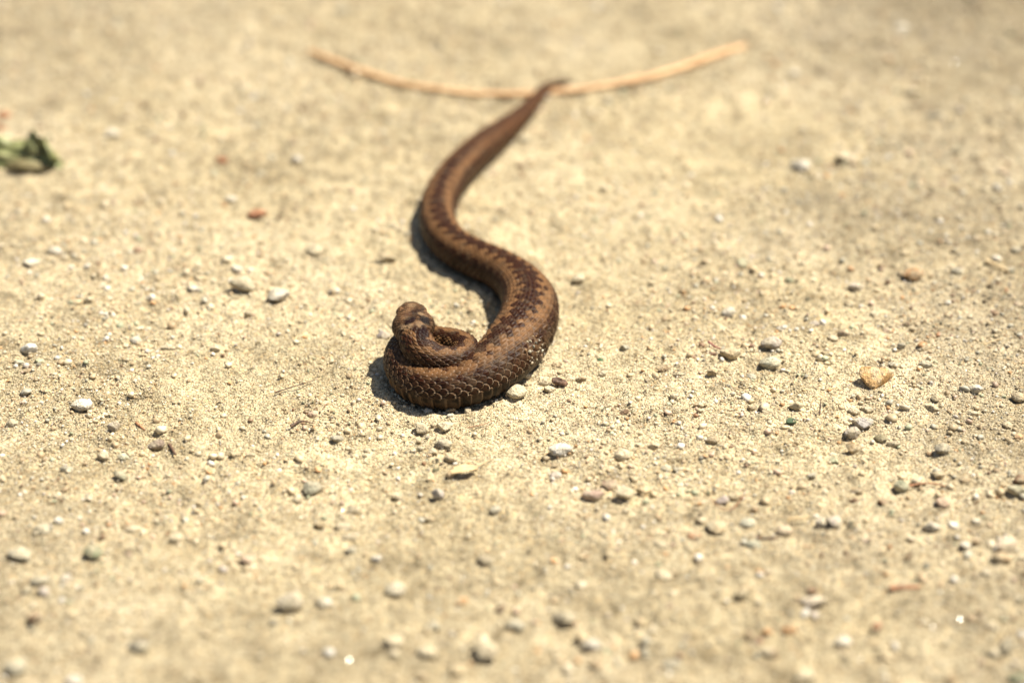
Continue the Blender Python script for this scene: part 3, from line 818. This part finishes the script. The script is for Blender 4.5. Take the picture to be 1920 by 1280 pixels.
# pebbles that a label of their own can single out
NOTABLE = [
    (1646, 706, 64, 40, 'orange', 1, 'large rough orange and cream stone on bare sand', (0.74, 0.46, 0.20)),
    (1711, 518, 44, 32, 'orange', 1, 'rough orange-brown clay-like stone, smaller than the cream and orange one', (0.52, 0.31, 0.15)),
    (966, 733, 44, 34, 'cream', 0, 'cream pebble touching the front flank of the coil', None),
    (520, 553, 42, 36, 'white', 1, 'large whitish angular pebble on bare sand left of the snake\'s head', None),
    (54, 656, 34, 27, 'white', 1, 'bright white chip of stone among mixed grit', (0.85, 0.82, 0.75)),
    (1443, 678, 42, 27, 'green', 0, 'smooth greenish white egg-shaped pebble', (0.56, 0.54, 0.40)),
    (1446, 644, 40, 24, 'lilac', 0, 'pale lilac-grey pebble just behind the greenish white egg-shaped one', None),
    (1369, 660, 40, 26, 'buff', 0, 'speckled tan pebble with a red stem against it', None),
    (1050, 838, 48, 23, 'white', 0, 'oblong bright white pebble lying before the coil', (0.80, 0.77, 0.70)),
    (1167, 853, 32, 29, 'cream', 0, 'round cream pebble right of the oblong white one', None),
    (1228, 838, 32, 17, 'tan', 1, 'long tan stone just right of a round cream pebble', None),
    (1145, 908, 36, 25, 'pink', 1, 'reddish brown pebble in a group of three', (0.33, 0.19, 0.13)),
    (1172, 930, 36, 33, 'cream', 1, 'cream pebble with a dark side in a group of three', None),
    (1207, 920, 28, 25, 'buff', 1, 'buff pebble with a dark spot in a group of three', None),
    (1112, 928, 42, 17, 'pink', 0, 'flat pink stone sunk in the sand by the group of three', (0.56, 0.40, 0.31)),
    (1619, 791, 40, 22, 'lilac', 1, 'flat grey angular slab resting against a lilac-grey block', (0.46, 0.42, 0.38)),
    (1598, 810, 32, 29, 'lilac', 1, 'lilac-grey angular block under a flat grey slab', None),
    (1600, 838, 29, 31, 'orange', 1, 'warm orange-cream pebble in front of the lilac-grey block', (0.66, 0.46, 0.24)),
    (1652, 820, 28, 19, 'brown', 0, 'olive-brown pebble beside a white crumbly one', (0.27, 0.23, 0.13)),
    (1676, 828, 27, 17, 'cream', 1, 'white crumbly pebble touching the olive-brown one', None),
    (1766, 846, 30, 21, 'dark grey', 0, 'dark grey pebble with a small orange one at its side', None),
    (1744, 847, 13, 11, 'orange', 0, 'small orange pebble at the side of a dark grey one', None),
    (1690, 910, 31, 29, 'green', 0, 'round green-grey pebble with a thin stalk at its side', (0.36, 0.36, 0.24)),
    (1718, 899, 21, 19, 'cream', 0, 'cream pebble behind the round green-grey one', None),
    (1745, 990, 36, 25, 'white', 1, 'whitish pebble with a dark pit in coarse grit', None),
    (1886, 1025, 50, 23, 'cream', 0, 'long flat cream pebble in the coarse grit', (0.64, 0.52, 0.38)),
    (1878, 1051, 38, 25, 'orange', 0, 'tan-orange pebble in front of the long flat cream one', (0.48, 0.34, 0.19)),
    (1540, 981, 24, 23, 'lilac', 0, 'pale lilac pebble touching a larger tan-lilac one', (0.58, 0.52, 0.48)),
    (1564, 982, 32, 29, 'lilac', 0, 'larger tan-lilac pebble beside a pale lilac one', None),
    (1470, 997, 33, 27, 'pink', 0, 'rounded pinkish tan pebble near a pale straw fragment', None),
    (1345, 990, 42, 27, 'buff', 1, 'big buff pebble next to a long white-green one', None),
    (1401, 983, 34, 15, 'white', 0, 'long smooth greenish white pebble', (0.60, 0.58, 0.46)),
    (1301, 1011, 27, 18, 'orange', 0, 'orange-red pebble on the sand before the group of three', (0.52, 0.27, 0.14)),
    (1412, 1025, 34, 17, 'green', 0, 'pale greenish flat pebble beside a dark narrow stick', (0.50, 0.48, 0.36)),
    (1354, 943, 30, 21, 'lilac', 0, 'dark-based lilac pebble beside a flat tan one', (0.42, 0.35, 0.31)),
    (1379, 931, 30, 18, 'buff', 0, 'flat tan pebble beside a lilac one', None),
    (791, 798, 31, 26, 'cream', 1, 'cream pebble with a brown side just before the coil', (0.60, 0.50, 0.33)),
    (835, 796, 30, 25, 'cream', 1, 'pale lumpy pebble just before the coil, right of a similar one', (0.70, 0.60, 0.42)),
    (832, 828, 34, 23, 'grey', 0, 'grey speckled pebble before a pale lumpy one', (0.42, 0.36, 0.27)),
    (585, 913, 40, 29, 'grey', 1, 'grey-green angular stone alone on the sand', (0.38, 0.36, 0.26)),
    (557, 936, 22, 17, 'tan', 0, 'small tan stone in front of a grey-green angular one', None),
    (820, 920, 27, 29, 'lilac', 0, 'pale lilac egg-shaped pebble before the dry leaflet', (0.62, 0.55, 0.48)),
    (293, 830, 33, 20, 'brown', 0, 'shiny brown-grey pebble beside a dark splinter', (0.33, 0.25, 0.19)),
    (213, 797, 24, 28, 'lilac', 0, 'tall lilac-grey pebble standing by a tiny reddish stick', None),
    (195, 849, 26, 21, 'cream', 0, 'round cream pebble beside a pale green one', None),
    (229, 852, 24, 16, 'green', 0, 'pale green pebble beside a round cream one', (0.54, 0.53, 0.38)),
    (152, 758, 42, 21, 'white', 0, 'flat whitish stone with a deep shadow under its side', None),
    (225, 888, 31, 17, 'green', 0, 'flat green-grey pebble half buried', (0.42, 0.40, 0.27)),
    (175, 1040, 40, 34, 'dark green', 0, 'dark green mossy-looking pebble on the sand', None),
    (36, 1037, 46, 34, 'grey', 0, 'big pale grey pebble with a dark base', None),
    (542, 1124, 54, 54, 'cream', 0, 'large smooth cream pebble, tall and rounded', (0.70, 0.61, 0.46)),
    (604, 1124, 36, 22, 'white', 0, 'whitish pebble beside the large smooth cream one', None),
    (1055, 1160, 52, 38, 'grey', 0, 'grey-tan blurred pebble with an orange crumb at its side', (0.48, 0.41, 0.29)),
    (913, 1218, 50, 44, 'cream', 1, 'cream block of stone with a long slanting shadow', None),
    (740, 1102, 42, 28, 'grey', 0, 'pale grey smooth pebble lying alone', (0.56, 0.50, 0.38)),
    (1110, 1209, 42, 20, 'white', 0, 'flat white-grey stone lying flush with the sand', None),
    (1525, 1130, 54, 24, 'pink', 1, 'long pale pinkish stone chip lying askew', (0.64, 0.54, 0.42)),
    (1645, 1176, 30, 24, 'orange', 1, 'rust-orange stone with a dark base', (0.42, 0.22, 0.12)),
    (1500, 312, 42, 26, 'white', 0, 'whitish pebble beside a larger tan one with a dark shadow', None),
    (1588, 296, 46, 28, 'buff', 1, 'buff stone throwing a dark shadow', (0.58, 0.48, 0.33)),
    (211, 250, 30, 24, 'white', 0, 'whitish pebble near the withered leaf', None),
    (1085, 521, 27, 22, 'cream', 0, 'cream pebble standing right behind the snake\'s thick bend', None),
    (1366, 585, 30, 18, 'white', 0, 'smooth white pebble sunk in smooth sand', None),
    (1605, 540, 32, 20, 'lilac', 0, 'lilac-grey stone near the orange-brown clay-like one', None),
    (1827, 727, 35, 17, 'white', 1, 'flat white flake of stone in the coarse grit', None),
    (1492, 766, 31, 24, 'buff', 1, 'buff pebble with a tiny orange stone beside it', None),
    (1910, 742, 30, 25, 'tan', 0, 'tan pebble at the edge of the coarse grit', None),
    (102, 470, 31, 20, 'white', 0, 'white pebble with a black shadow beneath', None),
    (58, 497, 34, 21, 'white', 1, 'chalky white lump among mixed grit', None),
    (455, 536, 54, 22, 'cream', 0, 'long cream stone touching the large whitish angular pebble', None),
    (590, 466, 34, 19, 'cream', 0, 'cream pebble in smooth sand beside the snake\'s middle bend', None),
    (725, 486, 38, 21, 'buff', 1, 'buff stone close to the snake\'s middle bend', None),
    (719, 622, 27, 18, 'lilac', 0, 'grey-lilac pebble right beside the snake\'s head', (0.42, 0.36, 0.32)),
    (1905, 920, 36, 24, 'green', 0, 'pale olive pebble touching a dark brown one', (0.44, 0.42, 0.28)),
    (1912, 902, 30, 20, 'brown', 0, 'dark brown pebble behind a pale olive one', None),
    (1582, 627, 25, 15, 'brown', 0, 'brown pebble touching a cream one in smooth sand', None),
    (1561, 635, 22, 17, 'cream', 0, 'cream pebble touching a brown one in smooth sand', None),
]
for i, (px, py, w, h, colr_, ang, lab, tint) in enumerate(NOTABLE):
    if px == 542: rot = 10
    place_pebble(px, py, w, h, colr_, lab, None, bool(ang), tint=tint)

# smaller look-alikes, traced: only their place tells them apart
TRACED = [(1244, 686, 26, 18, 'tan'), (1272, 699, 24, 13, 'cream'), (1337, 696, 28, 23, 'buff'), (1410, 706, 22, 16, 'grey'), (1393, 717, 15, 13, 'buff'), (1264, 742, 18, 15, 'cream'),
    (1313, 760, 18, 11, 'buff'), (1312, 771, 15, 11, 'tan'), (1323, 526, 20, 15, 'tan'), (1279, 545, 15, 12, 'tan'), (1222, 531, 16, 12, 'buff'), (1391, 495, 26, 17, 'green'),
    (1218, 655, 15, 11, 'orange'), (1172, 651, 22, 18, 'grey'), (1090, 704, 26, 15, 'tan'), (1130, 695, 24, 13, 'cream'), (1466, 615, 26, 17, 'white'), (1525, 612, 27, 14, 'lilac'),
    (1462, 529, 18, 13, 'cream'), (1480, 528, 18, 14, 'green'), (1467, 573, 18, 10, 'orange'), (1466, 762, 11, 10, 'orange'), (1410, 763, 18, 13, 'tan'), (1440, 772, 27, 15, 'buff'),
    (1795, 513, 28, 19, 'grey'), (1594, 571, 26, 16, 'buff'), (1643, 594, 24, 15, 'cream'), (1663, 624, 24, 17, 'pink'), (1689, 656, 18, 17, 'grey'), (1731, 656, 30, 12, 'buff'),
    (1826, 622, 16, 13, 'buff'), (1735, 686, 30, 15, 'grey'), (1754, 683, 11, 9, 'green'), (1673, 689, 20, 15, 'grey'), (1755, 750, 22, 19, 'buff'), (1600, 772, 27, 13, 'cream'),
    (1626, 767, 28, 18, 'cream'), (1746, 766, 36, 13, 'cream'), (1893, 506, 24, 14, 'grey'), (1870, 484, 22, 18, 'white'), (1606, 922, 30, 15, 'tan'), (1600, 942, 20, 16, 'brown'),
    (1655, 945, 24, 17, 'brown'), (1760, 889, 28, 20, 'buff'), (1910, 821, 20, 12, 'orange'), (1810, 1028, 24, 20, 'white'), (1523, 890, 24, 17, 'grey'), (1655, 1036, 22, 18, 'buff'),
    (1768, 945, 32, 18, 'pink'), (1023, 853, 18, 13, 'tan'), (1069, 847, 16, 11, 'orange'), (1198, 838, 14, 9, 'cream'), (1335, 828, 30, 19, 'tan'), (1248, 878, 24, 18, 'grey'),
    (1268, 881, 16, 13, 'grey'), (1042, 888, 26, 20, 'lilac'), (1172, 959, 18, 14, 'cream'), (1170, 776, 24, 15, 'brown'), (1065, 808, 16, 14, 'green'), (1412, 953, 22, 17, 'orange'),
    (1315, 983, 26, 18, 'cream'), (1240, 1029, 26, 19, 'cream'), (1320, 861, 16, 12, 'orange'), (1425, 806, 16, 11, 'green'), (1040, 868, 18, 10, 'tan'), (845, 778, 18, 15, 'white'),
    (877, 767, 17, 18, 'cream'), (803, 765, 20, 12, 'white'), (846, 764, 26, 14, 'tan'), (813, 797, 15, 11, 'buff'), (788, 839, 15, 12, 'cream'), (812, 843, 20, 14, 'cream'),
    (785, 826, 13, 11, 'buff'), (802, 818, 11, 9, 'white'), (846, 858, 30, 15, 'buff'), (587, 775, 24, 14, 'pink'), (632, 820, 28, 15, 'grey'), (653, 836, 16, 12, 'cream'),
    (688, 840, 16, 13, 'cream'), (745, 926, 28, 22, 'cream'), (787, 922, 13, 11, 'white'), (929, 957, 26, 19, 'grey'), (645, 985, 38, 20, 'cream'), (655, 1008, 36, 20, 'cream'),
    (662, 955, 28, 26, 'cream'), (600, 980, 28, 14, 'buff'), (658, 1033, 28, 21, 'grey'), (705, 1045, 24, 20, 'white'), (910, 1048, 38, 28, 'cream'), (806, 966, 26, 18, 'buff'),
    (1019, 711, 28, 22, 'cream'), (1031, 726, 26, 17, 'cream'), (993, 717, 24, 19, 'buff'), (990, 700, 18, 15, 'cream'), (1043, 682, 20, 12, 'tan'), (1050, 696, 14, 9, 'buff'),
    (22, 789, 28, 24, 'cream'), (165, 775, 15, 13, 'cream'), (123, 774, 14, 12, 'buff'), (440, 850, 22, 15, 'buff'), (470, 851, 22, 15, 'buff'), (245, 992, 30, 20, 'cream'),
    (80, 990, 38, 22, 'grey'), (112, 975, 26, 20, 'white'), (330, 1013, 32, 22, 'cream'), (465, 1047, 34, 22, 'pink'), (125, 880, 30, 15, 'grey'), (75, 680, 24, 15, 'green'),
    (38, 683, 24, 15, 'grey'), (53, 697, 20, 12, 'tan'), (255, 634, 26, 19, 'white'), (313, 649, 28, 15, 'cream'), (405, 650, 30, 17, 'cream'), (88, 415, 24, 18, 'white'),
    (165, 565, 24, 19, 'cream'), (133, 571, 18, 15, 'green'), (290, 535, 24, 17, 'buff'), (375, 521, 30, 15, 'buff'), (362, 541, 32, 16, 'white'), (445, 502, 27, 18, 'white'),
    (433, 376, 26, 18, 'white'), (626, 542, 27, 16, 'white'), (465, 586, 20, 17, 'cream'), (1600, 310, 24, 14, 'tan'), (1792, 284, 22, 17, 'dark grey'), (1835, 296, 34, 16, 'buff'),
    (1710, 175, 40, 28, 'cream'), (1720, 140, 24, 18, 'dark grey'), (1752, 218, 30, 16, 'dark grey'), (1690, 52, 36, 26, 'white'), (1870, 353, 24, 24, 'white'), (1893, 345, 20, 18, 'white'),
    (1878, 323, 22, 18, 'pink'), (1847, 355, 24, 18, 'cream'), (640, 20, 40, 20, 'grey'), (555, 297, 26, 22, 'white'), (490, 328, 22, 18, 'grey'), (233, 312, 18, 14, 'brown'),
    (1325, 385, 20, 16, 'dark grey'), (1348, 405, 18, 14, 'grey'), (1425, 375, 24, 14, 'buff'), (985, 265, 24, 18, 'grey'), (975, 312, 20, 14, 'brown'), (1125, 298, 22, 14, 'buff'),
    (262, 1215, 44, 28, 'dark grey'), (140, 1275, 40, 28, 'white'), (30, 1255, 50, 44, 'grey'), (65, 1158, 38, 26, 'brown'), (75, 1092, 44, 20, 'grey'), (122, 1085, 28, 24, 'white'),
    (50, 1110, 24, 18, 'dark grey'), (512, 1163, 22, 16, 'dark grey'), (865, 1125, 30, 16, 'orange'), (938, 1140, 24, 18, 'brown'), (965, 1172, 44, 24, 'grey'), (810, 1170, 36, 22, 'grey'),
    (738, 1200, 44, 28, 'cream'), (800, 1222, 48, 22, 'cream'), (860, 1250, 44, 28, 'buff'), (790, 1262, 30, 22, 'tan'), (1078, 1172, 16, 12, 'orange'), (1041, 1124, 18, 14, 'orange'),
    (1244, 1083, 38, 26, 'cream'), (1262, 1115, 30, 22, 'cream'), (1260, 1245, 44, 30, 'grey'), (1395, 1115, 46, 24, 'buff'), (1425, 1075, 22, 12, 'orange'), (1440, 1075, 24, 14, 'brown'),
    (1478, 1182, 34, 20, 'orange'), (1438, 1185, 26, 20, 'orange'), (1580, 1208, 44, 20, 'white'), (1440, 1220, 40, 24, 'brown'), (1510, 1270, 54, 26, 'cream'), (1885, 1215, 40, 36, 'dark grey'),
    (1910, 1270, 50, 30, 'dark green'), (1855, 1180, 28, 22, 'cream'), (1520, 1112, 26, 16, 'brown'), (1780, 1112, 18, 14, 'orange'), (1735, 1067, 20, 14, 'dark grey'), (1585, 1040, 16, 14, 'brown'),
    (1650, 1005, 18, 12, 'brown'), (1875, 875, 22, 16, 'buff'), (1830, 980, 22, 16, 'white'), (1890, 795, 26, 18, 'buff'), (1825, 775, 24, 15, 'cream'), (1865, 590, 20, 15, 'brown'),
    (1905, 470, 26, 20, 'dark grey'), (1700, 610, 16, 13, 'brown'), (1910, 570, 20, 14, 'pink'), (1780, 640, 18, 14, 'cream'), (1810, 900, 30, 12, 'tan'), (1565, 860, 22, 14, 'green')]
import re as _re
def short_name(lab):
    t = _re.split(r"( lying| touching| on | in | with| beside| behind| before| just| near| right| resting| under | at | among| throwing| sunk| half| standing| close| left|,| smaller| against| next)", lab)[0]
    return t if len(t.split()) >= 4 else None
LAND = [(n[0], n[1], short_name(n[6])) for n in NOTABLE]
LAND = [l for l in LAND if l[2]]
LAND += [(45, 300, 'withered dark green leaf'), (482, 402, 'rust-brown bark crumb'), (1868, 505, 'short pale brown stick'), (1498, 979, 'pale yellow straw fragment'), (1692, 1114, 'purplish brown bark sliver'),
         (1483, 797, 'tiny dark green leaf scrap'), (870, 888, 'dry tan leaflet'), (840, 770, "front of the snake's coil"), (1020, 690, "snake's outer bend"), (990, 265, "snake's tapering tail"), (1050, 713, 'dark brown bark chip'), (1400, 647, 'nearly black crumb')]
def own_label(px, py, c, w):
    size = 'tiny' if w < 17 else ('small' if w < 31 else 'middling')
    d = [(math.hypot((px - a) , (py - b) * 1.6), n) for a, b, n in LAND]
    dm, n = min(d)
    stone = {'white': 'whitish', 'tan': 'tan', 'dark grey': 'dark grey', 'lilac': 'lilac-grey', 'pink': 'pinkish', 'green': 'greenish', 'dark green': 'blackish green'}.get(c, c)
    if dm < 80:
        return '%s %s pebble beside the %s' % (size, stone, n)
    coarse = px > 1600 or (px < 480 and 380 < py < 760)
    return '%s %s pebble %s, well away from the snake' % (size, stone, 'in coarse grit' if coarse else 'on smoother sand')
for (px, py, w, h, c) in TRACED:
    place_pebble(px, py, w, h, c, own_label(px, py, c, w), c + ' pebbles strewn over the sand', random.random() < 0.75, sink=random.uniform(0.18, 0.38), mesh=random.choice(SMALL if (py < 520 or py > 1000 or w < 20) else (ROUND + ANGUL)))

# ------------------------------------------------------------------ gravel, grit and sand grains
GC = np.array([PALETTE[k] for k in ('cream', 'buff', 'white', 'tan', 'grey', 'orange', 'pink', 'brown', 'green', 'dark grey', 'lilac')])
GW = np.array([0.30, 0.26, 0.08, 0.12, 0.08, 0.04, 0.03, 0.03, 0.03, 0.01, 0.02]); GW /= GW.sum()

def grain_cloud(name, n, smin, smax, power, base, xr, yr, cover, label, seed, coarse_bias=0.0, sink=0.15, mat=None, smooth_shade=False, pos=None, pal=None):
    g = np.random.default_rng(seed)
    bv_, bf_ = base
    if pos is not None:
        x, y = pos
    else:
        m = int(n * 2.5)
        x = g.uniform(*xr, m); y = g.uniform(*yr, m)
        # inside the stretch of ground the lens covers, with a margin
        half = 0.033 + (y - CAM[1]) * math.cos(PITCH) * 1.17 * 960 / FPX
        ok = np.abs(x) < half + 0.02
        dens = 0.5 + 0.9 * vnoise(x, y, 20, 21) + 0.7 * vnoise(x, y, 70, 22)
        dens += coarse_bias * (smooth(0.10, 0.20, x) + 0.6 * smooth(-0.08, -0.16, x) * smooth(-0.10, 0.02, y) - 0.5 * smooth(0.05, 0.02, np.hypot(x - 0.0, y - 0.06)))
        ok &= g.random(m) < np.clip(dens, 0.06, 1.0)
        ok_i = np.nonzero(ok)[0][:n]
        x = x[ok_i]; y = y[ok_i]
    bc_ = body_clear(x, y)
    keep = bc_ > (-0.0008 if pos is None else -0.0022)
    x = x[keep]; y = y[keep]; k_ = len(x)
    u = g.random(k_)
    s = smin * (1 - u * (1 - (smin / smax) ** power)) ** (-1 / power)
    z = h_full(x, y) + s * (0.5 - sink) * 0.7
    q = g.normal(size=(k_, 4)); q /= np.linalg.norm(q, axis=1)[:, None]
    w_, a_, b_, c_ = q.T
    Rm = np.stack([1 - 2 * (b_**2 + c_**2), 2 * (a_ * b_ - c_ * w_), 2 * (a_ * c_ + b_ * w_), 2 * (a_ * b_ + c_ * w_), 1 - 2 * (a_**2 + c_**2), 2 * (b_ * c_ - a_ * w_), 2 * (a_ * c_ - b_ * w_), 2 * (b_ * c_ + a_ * w_), 1 - 2 * (a_**2 + b_**2)], 1).reshape(-1, 3, 3)
    nb = len(bv_)
    jit = 1 + g.uniform(-0.26, 0.26, (k_, nb, 1))
    an = g.uniform(0.65, 1.15, (k_, 1, 3))
    P = np.einsum('kij,knj->kni', Rm, bv_[None] * jit * an) * (s / 2)[:, None, None]
    P[..., 2] *= 0.8
    P += np.stack([x, y, z], 1)[:, None]
    F = (bf_[None] + (np.arange(k_) * nb)[:, None, None]).reshape(-1, bf_.shape[1])
    o = link_mesh(name, P.reshape(-1, 3), F, mat or M_GRAIN, smooth_shade=smooth_shade)
    pick = g.choice(len(GC), k_, p=GW)
    c = GC[pick] * g.uniform(0.82, 1.12, (k_, 1)) * edge_falloff(x, y)[:, None]
    if pal is not None: c = np.array(pal)[g.integers(0, len(pal), k_)] * g.uniform(0.6, 1.3, (k_, 1))
    set_color(o, np.repeat(c, nb, axis=0))
    tag(o, label, 'gravel' if smax > 0.002 else 'sand', kind='stuff')
    return o

def ico(sub):
    bm = bmesh.new(); bmesh.ops.create_icosphere(bm, subdivisions=sub, radius=1)
    v = np.array([v.co[:] for v in bm.verts]); f = np.array([[w.index for w in fc.verts] for fc in bm.faces]); bm.free()
    return v, f
ICO1 = ico(1); ICO2 = ico(2)
OCT = (np.array([(1, 0, 0), (-1, 0, 0), (0, 1, 0), (0, -1, 0), (0, 0, 1), (0, 0, -1)], float), np.array([(0, 2, 4), (2, 1, 4), (1, 3, 4), (3, 0, 4), (2, 0, 5), (1, 2, 5), (3, 1, 5), (0, 3, 5)]))
grain_cloud('gravel', 3600, 0.0016, 0.0042, 2.6, ICO2, (-0.36, 0.36), (-0.25, 0.42), 1, 'fine mixed gravel strewn over the sandy ground', 31, 0.5, 0.2, smooth_shade=True)
grain_cloud('grit', 24000, 0.0008, 0.0021, 2.2, ICO1, (-0.36, 0.36), (-0.25, 0.42), 1, 'coarse sand grit covering the ground', 32, 0.35, 0.15)
grain_cloud('sand', 38000, 0.0004, 0.0010, 1.6, OCT, (-0.27, 0.27), (-0.15, 0.14), 1, 'loose fine sand grains over the ground round the snake', 33, 0.1, 0.1)

bi = rng.integers(0, len(body_xy), 2600)
ang_ = rng.uniform(0, 2 * math.pi, 2600)
hx = body_xy[bi, 0] + np.cos(ang_) * (body_r[bi] + rng.exponential(0.0016, 2600) - 0.0012)
hy = body_xy[bi, 1] + np.sin(ang_) * (body_r[bi] + rng.exponential(0.0016, 2600) - 0.0012)
grain_cloud('pushed_sand', 0, 0.0005, 0.0022, 2.0, ICO1, None, None, 1, "loose grains heaped along the snake's belly", 41, 0, 0.05, pos=(hx, hy))

# dark crumbs of litter gathered in drifts
cl = [(430, 300, 60, 30, 60), (500, 335, 50, 24, 60), (560, 370, 60, 24, 50), (520, 405, 50, 20, 50), (110, 440, 70, 40, 60), (180, 590, 90, 40, 60), (1820, 270, 80, 60, 80), (1880, 400, 60, 60, 90), (1870, 560, 70, 60, 120),
      (1760, 620, 80, 40, 70), (1340, 400, 60, 24, 30), (960, 320, 40, 30, 30), (1740, 140, 70, 50, 50), (590, 770, 60, 24, 60), (640, 800, 60, 24, 40), (1850, 1180, 90, 80, 90), (1650, 1040, 120, 50, 80), (60, 1120, 90, 70, 60), (960, 640, 900, 500, 260), (1180, 780, 80, 20, 40), (820, 850, 50, 26, 40)]
lx = []; ly = []
for (cx_, cy_, sx_, sy_, kn) in cl:
    for _ in range(kn):
        pp = unproj(cx_ + rng.normal() * sx_ * 0.6, cy_ + rng.normal() * sy_ * 0.6, 0)
        lx.append(pp[0]); ly.append(pp[1])
grain_cloud('litter_crumbs', 0, 0.0006, 0.0024, 1.9, ICO1, None, None, 1, 'dark crumbs of plant litter and grit gathered in drifts on the sand', 51, 0, 0.1, pos=(np.array(lx), np.array(ly)),
            pal=[(0.16, 0.12, 0.07), (0.10, 0.075, 0.045), (0.22, 0.15, 0.08), (0.18, 0.17, 0.10), (0.26, 0.14, 0.07)])

# mica flakes that glitter in the sun
m_mica, ntm, bmi = new_mat('mica')
tcm = N(ntm, 'ShaderNodeTexCoord'); nm = N(ntm, 'ShaderNodeTexNoise'); nm.inputs['Scale'].default_value = 60; ntm.links.new(tcm.outputs['Object'], nm.inputs['Vector'])
rm = ramp(ntm, [(0.3, (0.5, 0.45, 0.36)), (0.7, (0.75, 0.72, 0.66))]); ntm.links.new(nm.outputs['Fac'], rm.inputs[0]); ntm.links.new(rm.outputs[0], bmi.inputs['Base Color'])
bmi.inputs['Roughness'].default_value = 0.2; bmi.inputs['Specular IOR Level'].default_value = 0.9
g = np.random.default_rng(77)
kf = 15000
fx = g.uniform(-0.33, 0.33, kf); fy = g.uniform(-0.25, 0.42, kf)
kk = body_clear(fx, fy) > 0.0005; fx = fx[kk]; fy = fy[kk]; kf = len(fx)
fs_ = 0.00010 + 0.00016 * g.random(kf) ** 2
tilt = np.abs(g.normal(0, R(30), kf)); az = g.uniform(0, 2 * math.pi, kf)
nrm = np.stack([np.sin(tilt) * np.cos(az), np.sin(tilt) * np.sin(az), np.cos(tilt)], 1)
t1 = np.cross(nrm, np.array([0.3, 0.9, 0.1])); t1 /= np.linalg.norm(t1, axis=1)[:, None]; t2 = np.cross(nrm, t1)
hexa = np.arange(6) / 6 * 2 * math.pi
ctr = np.stack([fx, fy, h_full(fx, fy) + 0.0007], 1)
rim = ctr[:, None] + fs_[:, None, None] * (t1[:, None] * np.cos(hexa)[None, :, None] + t2[:, None] * np.sin(hexa)[None, :, None])
low = rim - nrm[:, None] * 0.00015
P = np.concatenate([rim, low], 1)
ftop = np.array([(0, 1, 2, 3), (0, 3, 4, 5)] + [(i, i + 6, (i + 1) % 6 + 6, (i + 1) % 6) for i in range(6)])
F = (ftop[None] + (np.arange(kf) * 12)[:, None, None]).reshape(-1, 4)
mica = link_mesh('mica_flakes', P.reshape(-1, 3), F, m_mica, smooth_shade=False)
tag(mica, 'glittering mica flecks scattered in the sand', 'sand', kind='stuff')

# grains stuck to the snake's outer bend
g = np.random.default_rng(5)
ks = 46
hit = []
cand = np.nonzero(((PX - 1003) ** 2 / 20 ** 2 + (PY - 655) ** 2 / 27 ** 2 < 1.0) & (PS > R(-125)) & (PS < R(25)) & (S[:, None] < TOTAL * 0.8))
pick = g.choice(len(cand[0]), min(ks, len(cand[0])), replace=False)
pts = V[cand[0][pick], cand[1][pick]]
cand2 = np.nonzero((PS < R(110)) & (PS > R(-110)) & (S[:, None] > TOTAL * 0.45) & (S[:, None] < TOTAL - 0.03))
pick2 = g.choice(len(cand2[0]), 60, replace=False)
pts = np.vstack([pts, V[cand2[0][pick2], cand2[1][pick2]]])
sz = np.concatenate([0.0004 + 0.0016 * g.random(len(pick)) ** 2.2, g.uniform(0.0002, 0.0005, len(pick2))])
bv_, bf_ = ICO1
P = bv_[None] * (1 + g.uniform(-.25, .25, (len(pts), len(bv_), 1))) * g.uniform(0.7, 1.1, (len(pts), 1, 3)) * (sz / 2)[:, None, None] + pts[:, None]
F = (bf_[None] + (np.arange(len(pts)) * len(bv_))[:, None, None]).reshape(-1, 3)
stuck = link_mesh('clinging_sand', P.reshape(-1, 3), F, M_GRAIN, smooth_shade=False)
cc = GC[g.choice(len(GC), len(pts), p=GW)] * g.uniform(0.35, 1.0, (len(pts), 1))
set_color(stuck, np.repeat(cc, len(bv_), axis=0))
tag(stuck, 'sand grains clinging to the snake\'s outer bend', 'sand', kind='stuff')
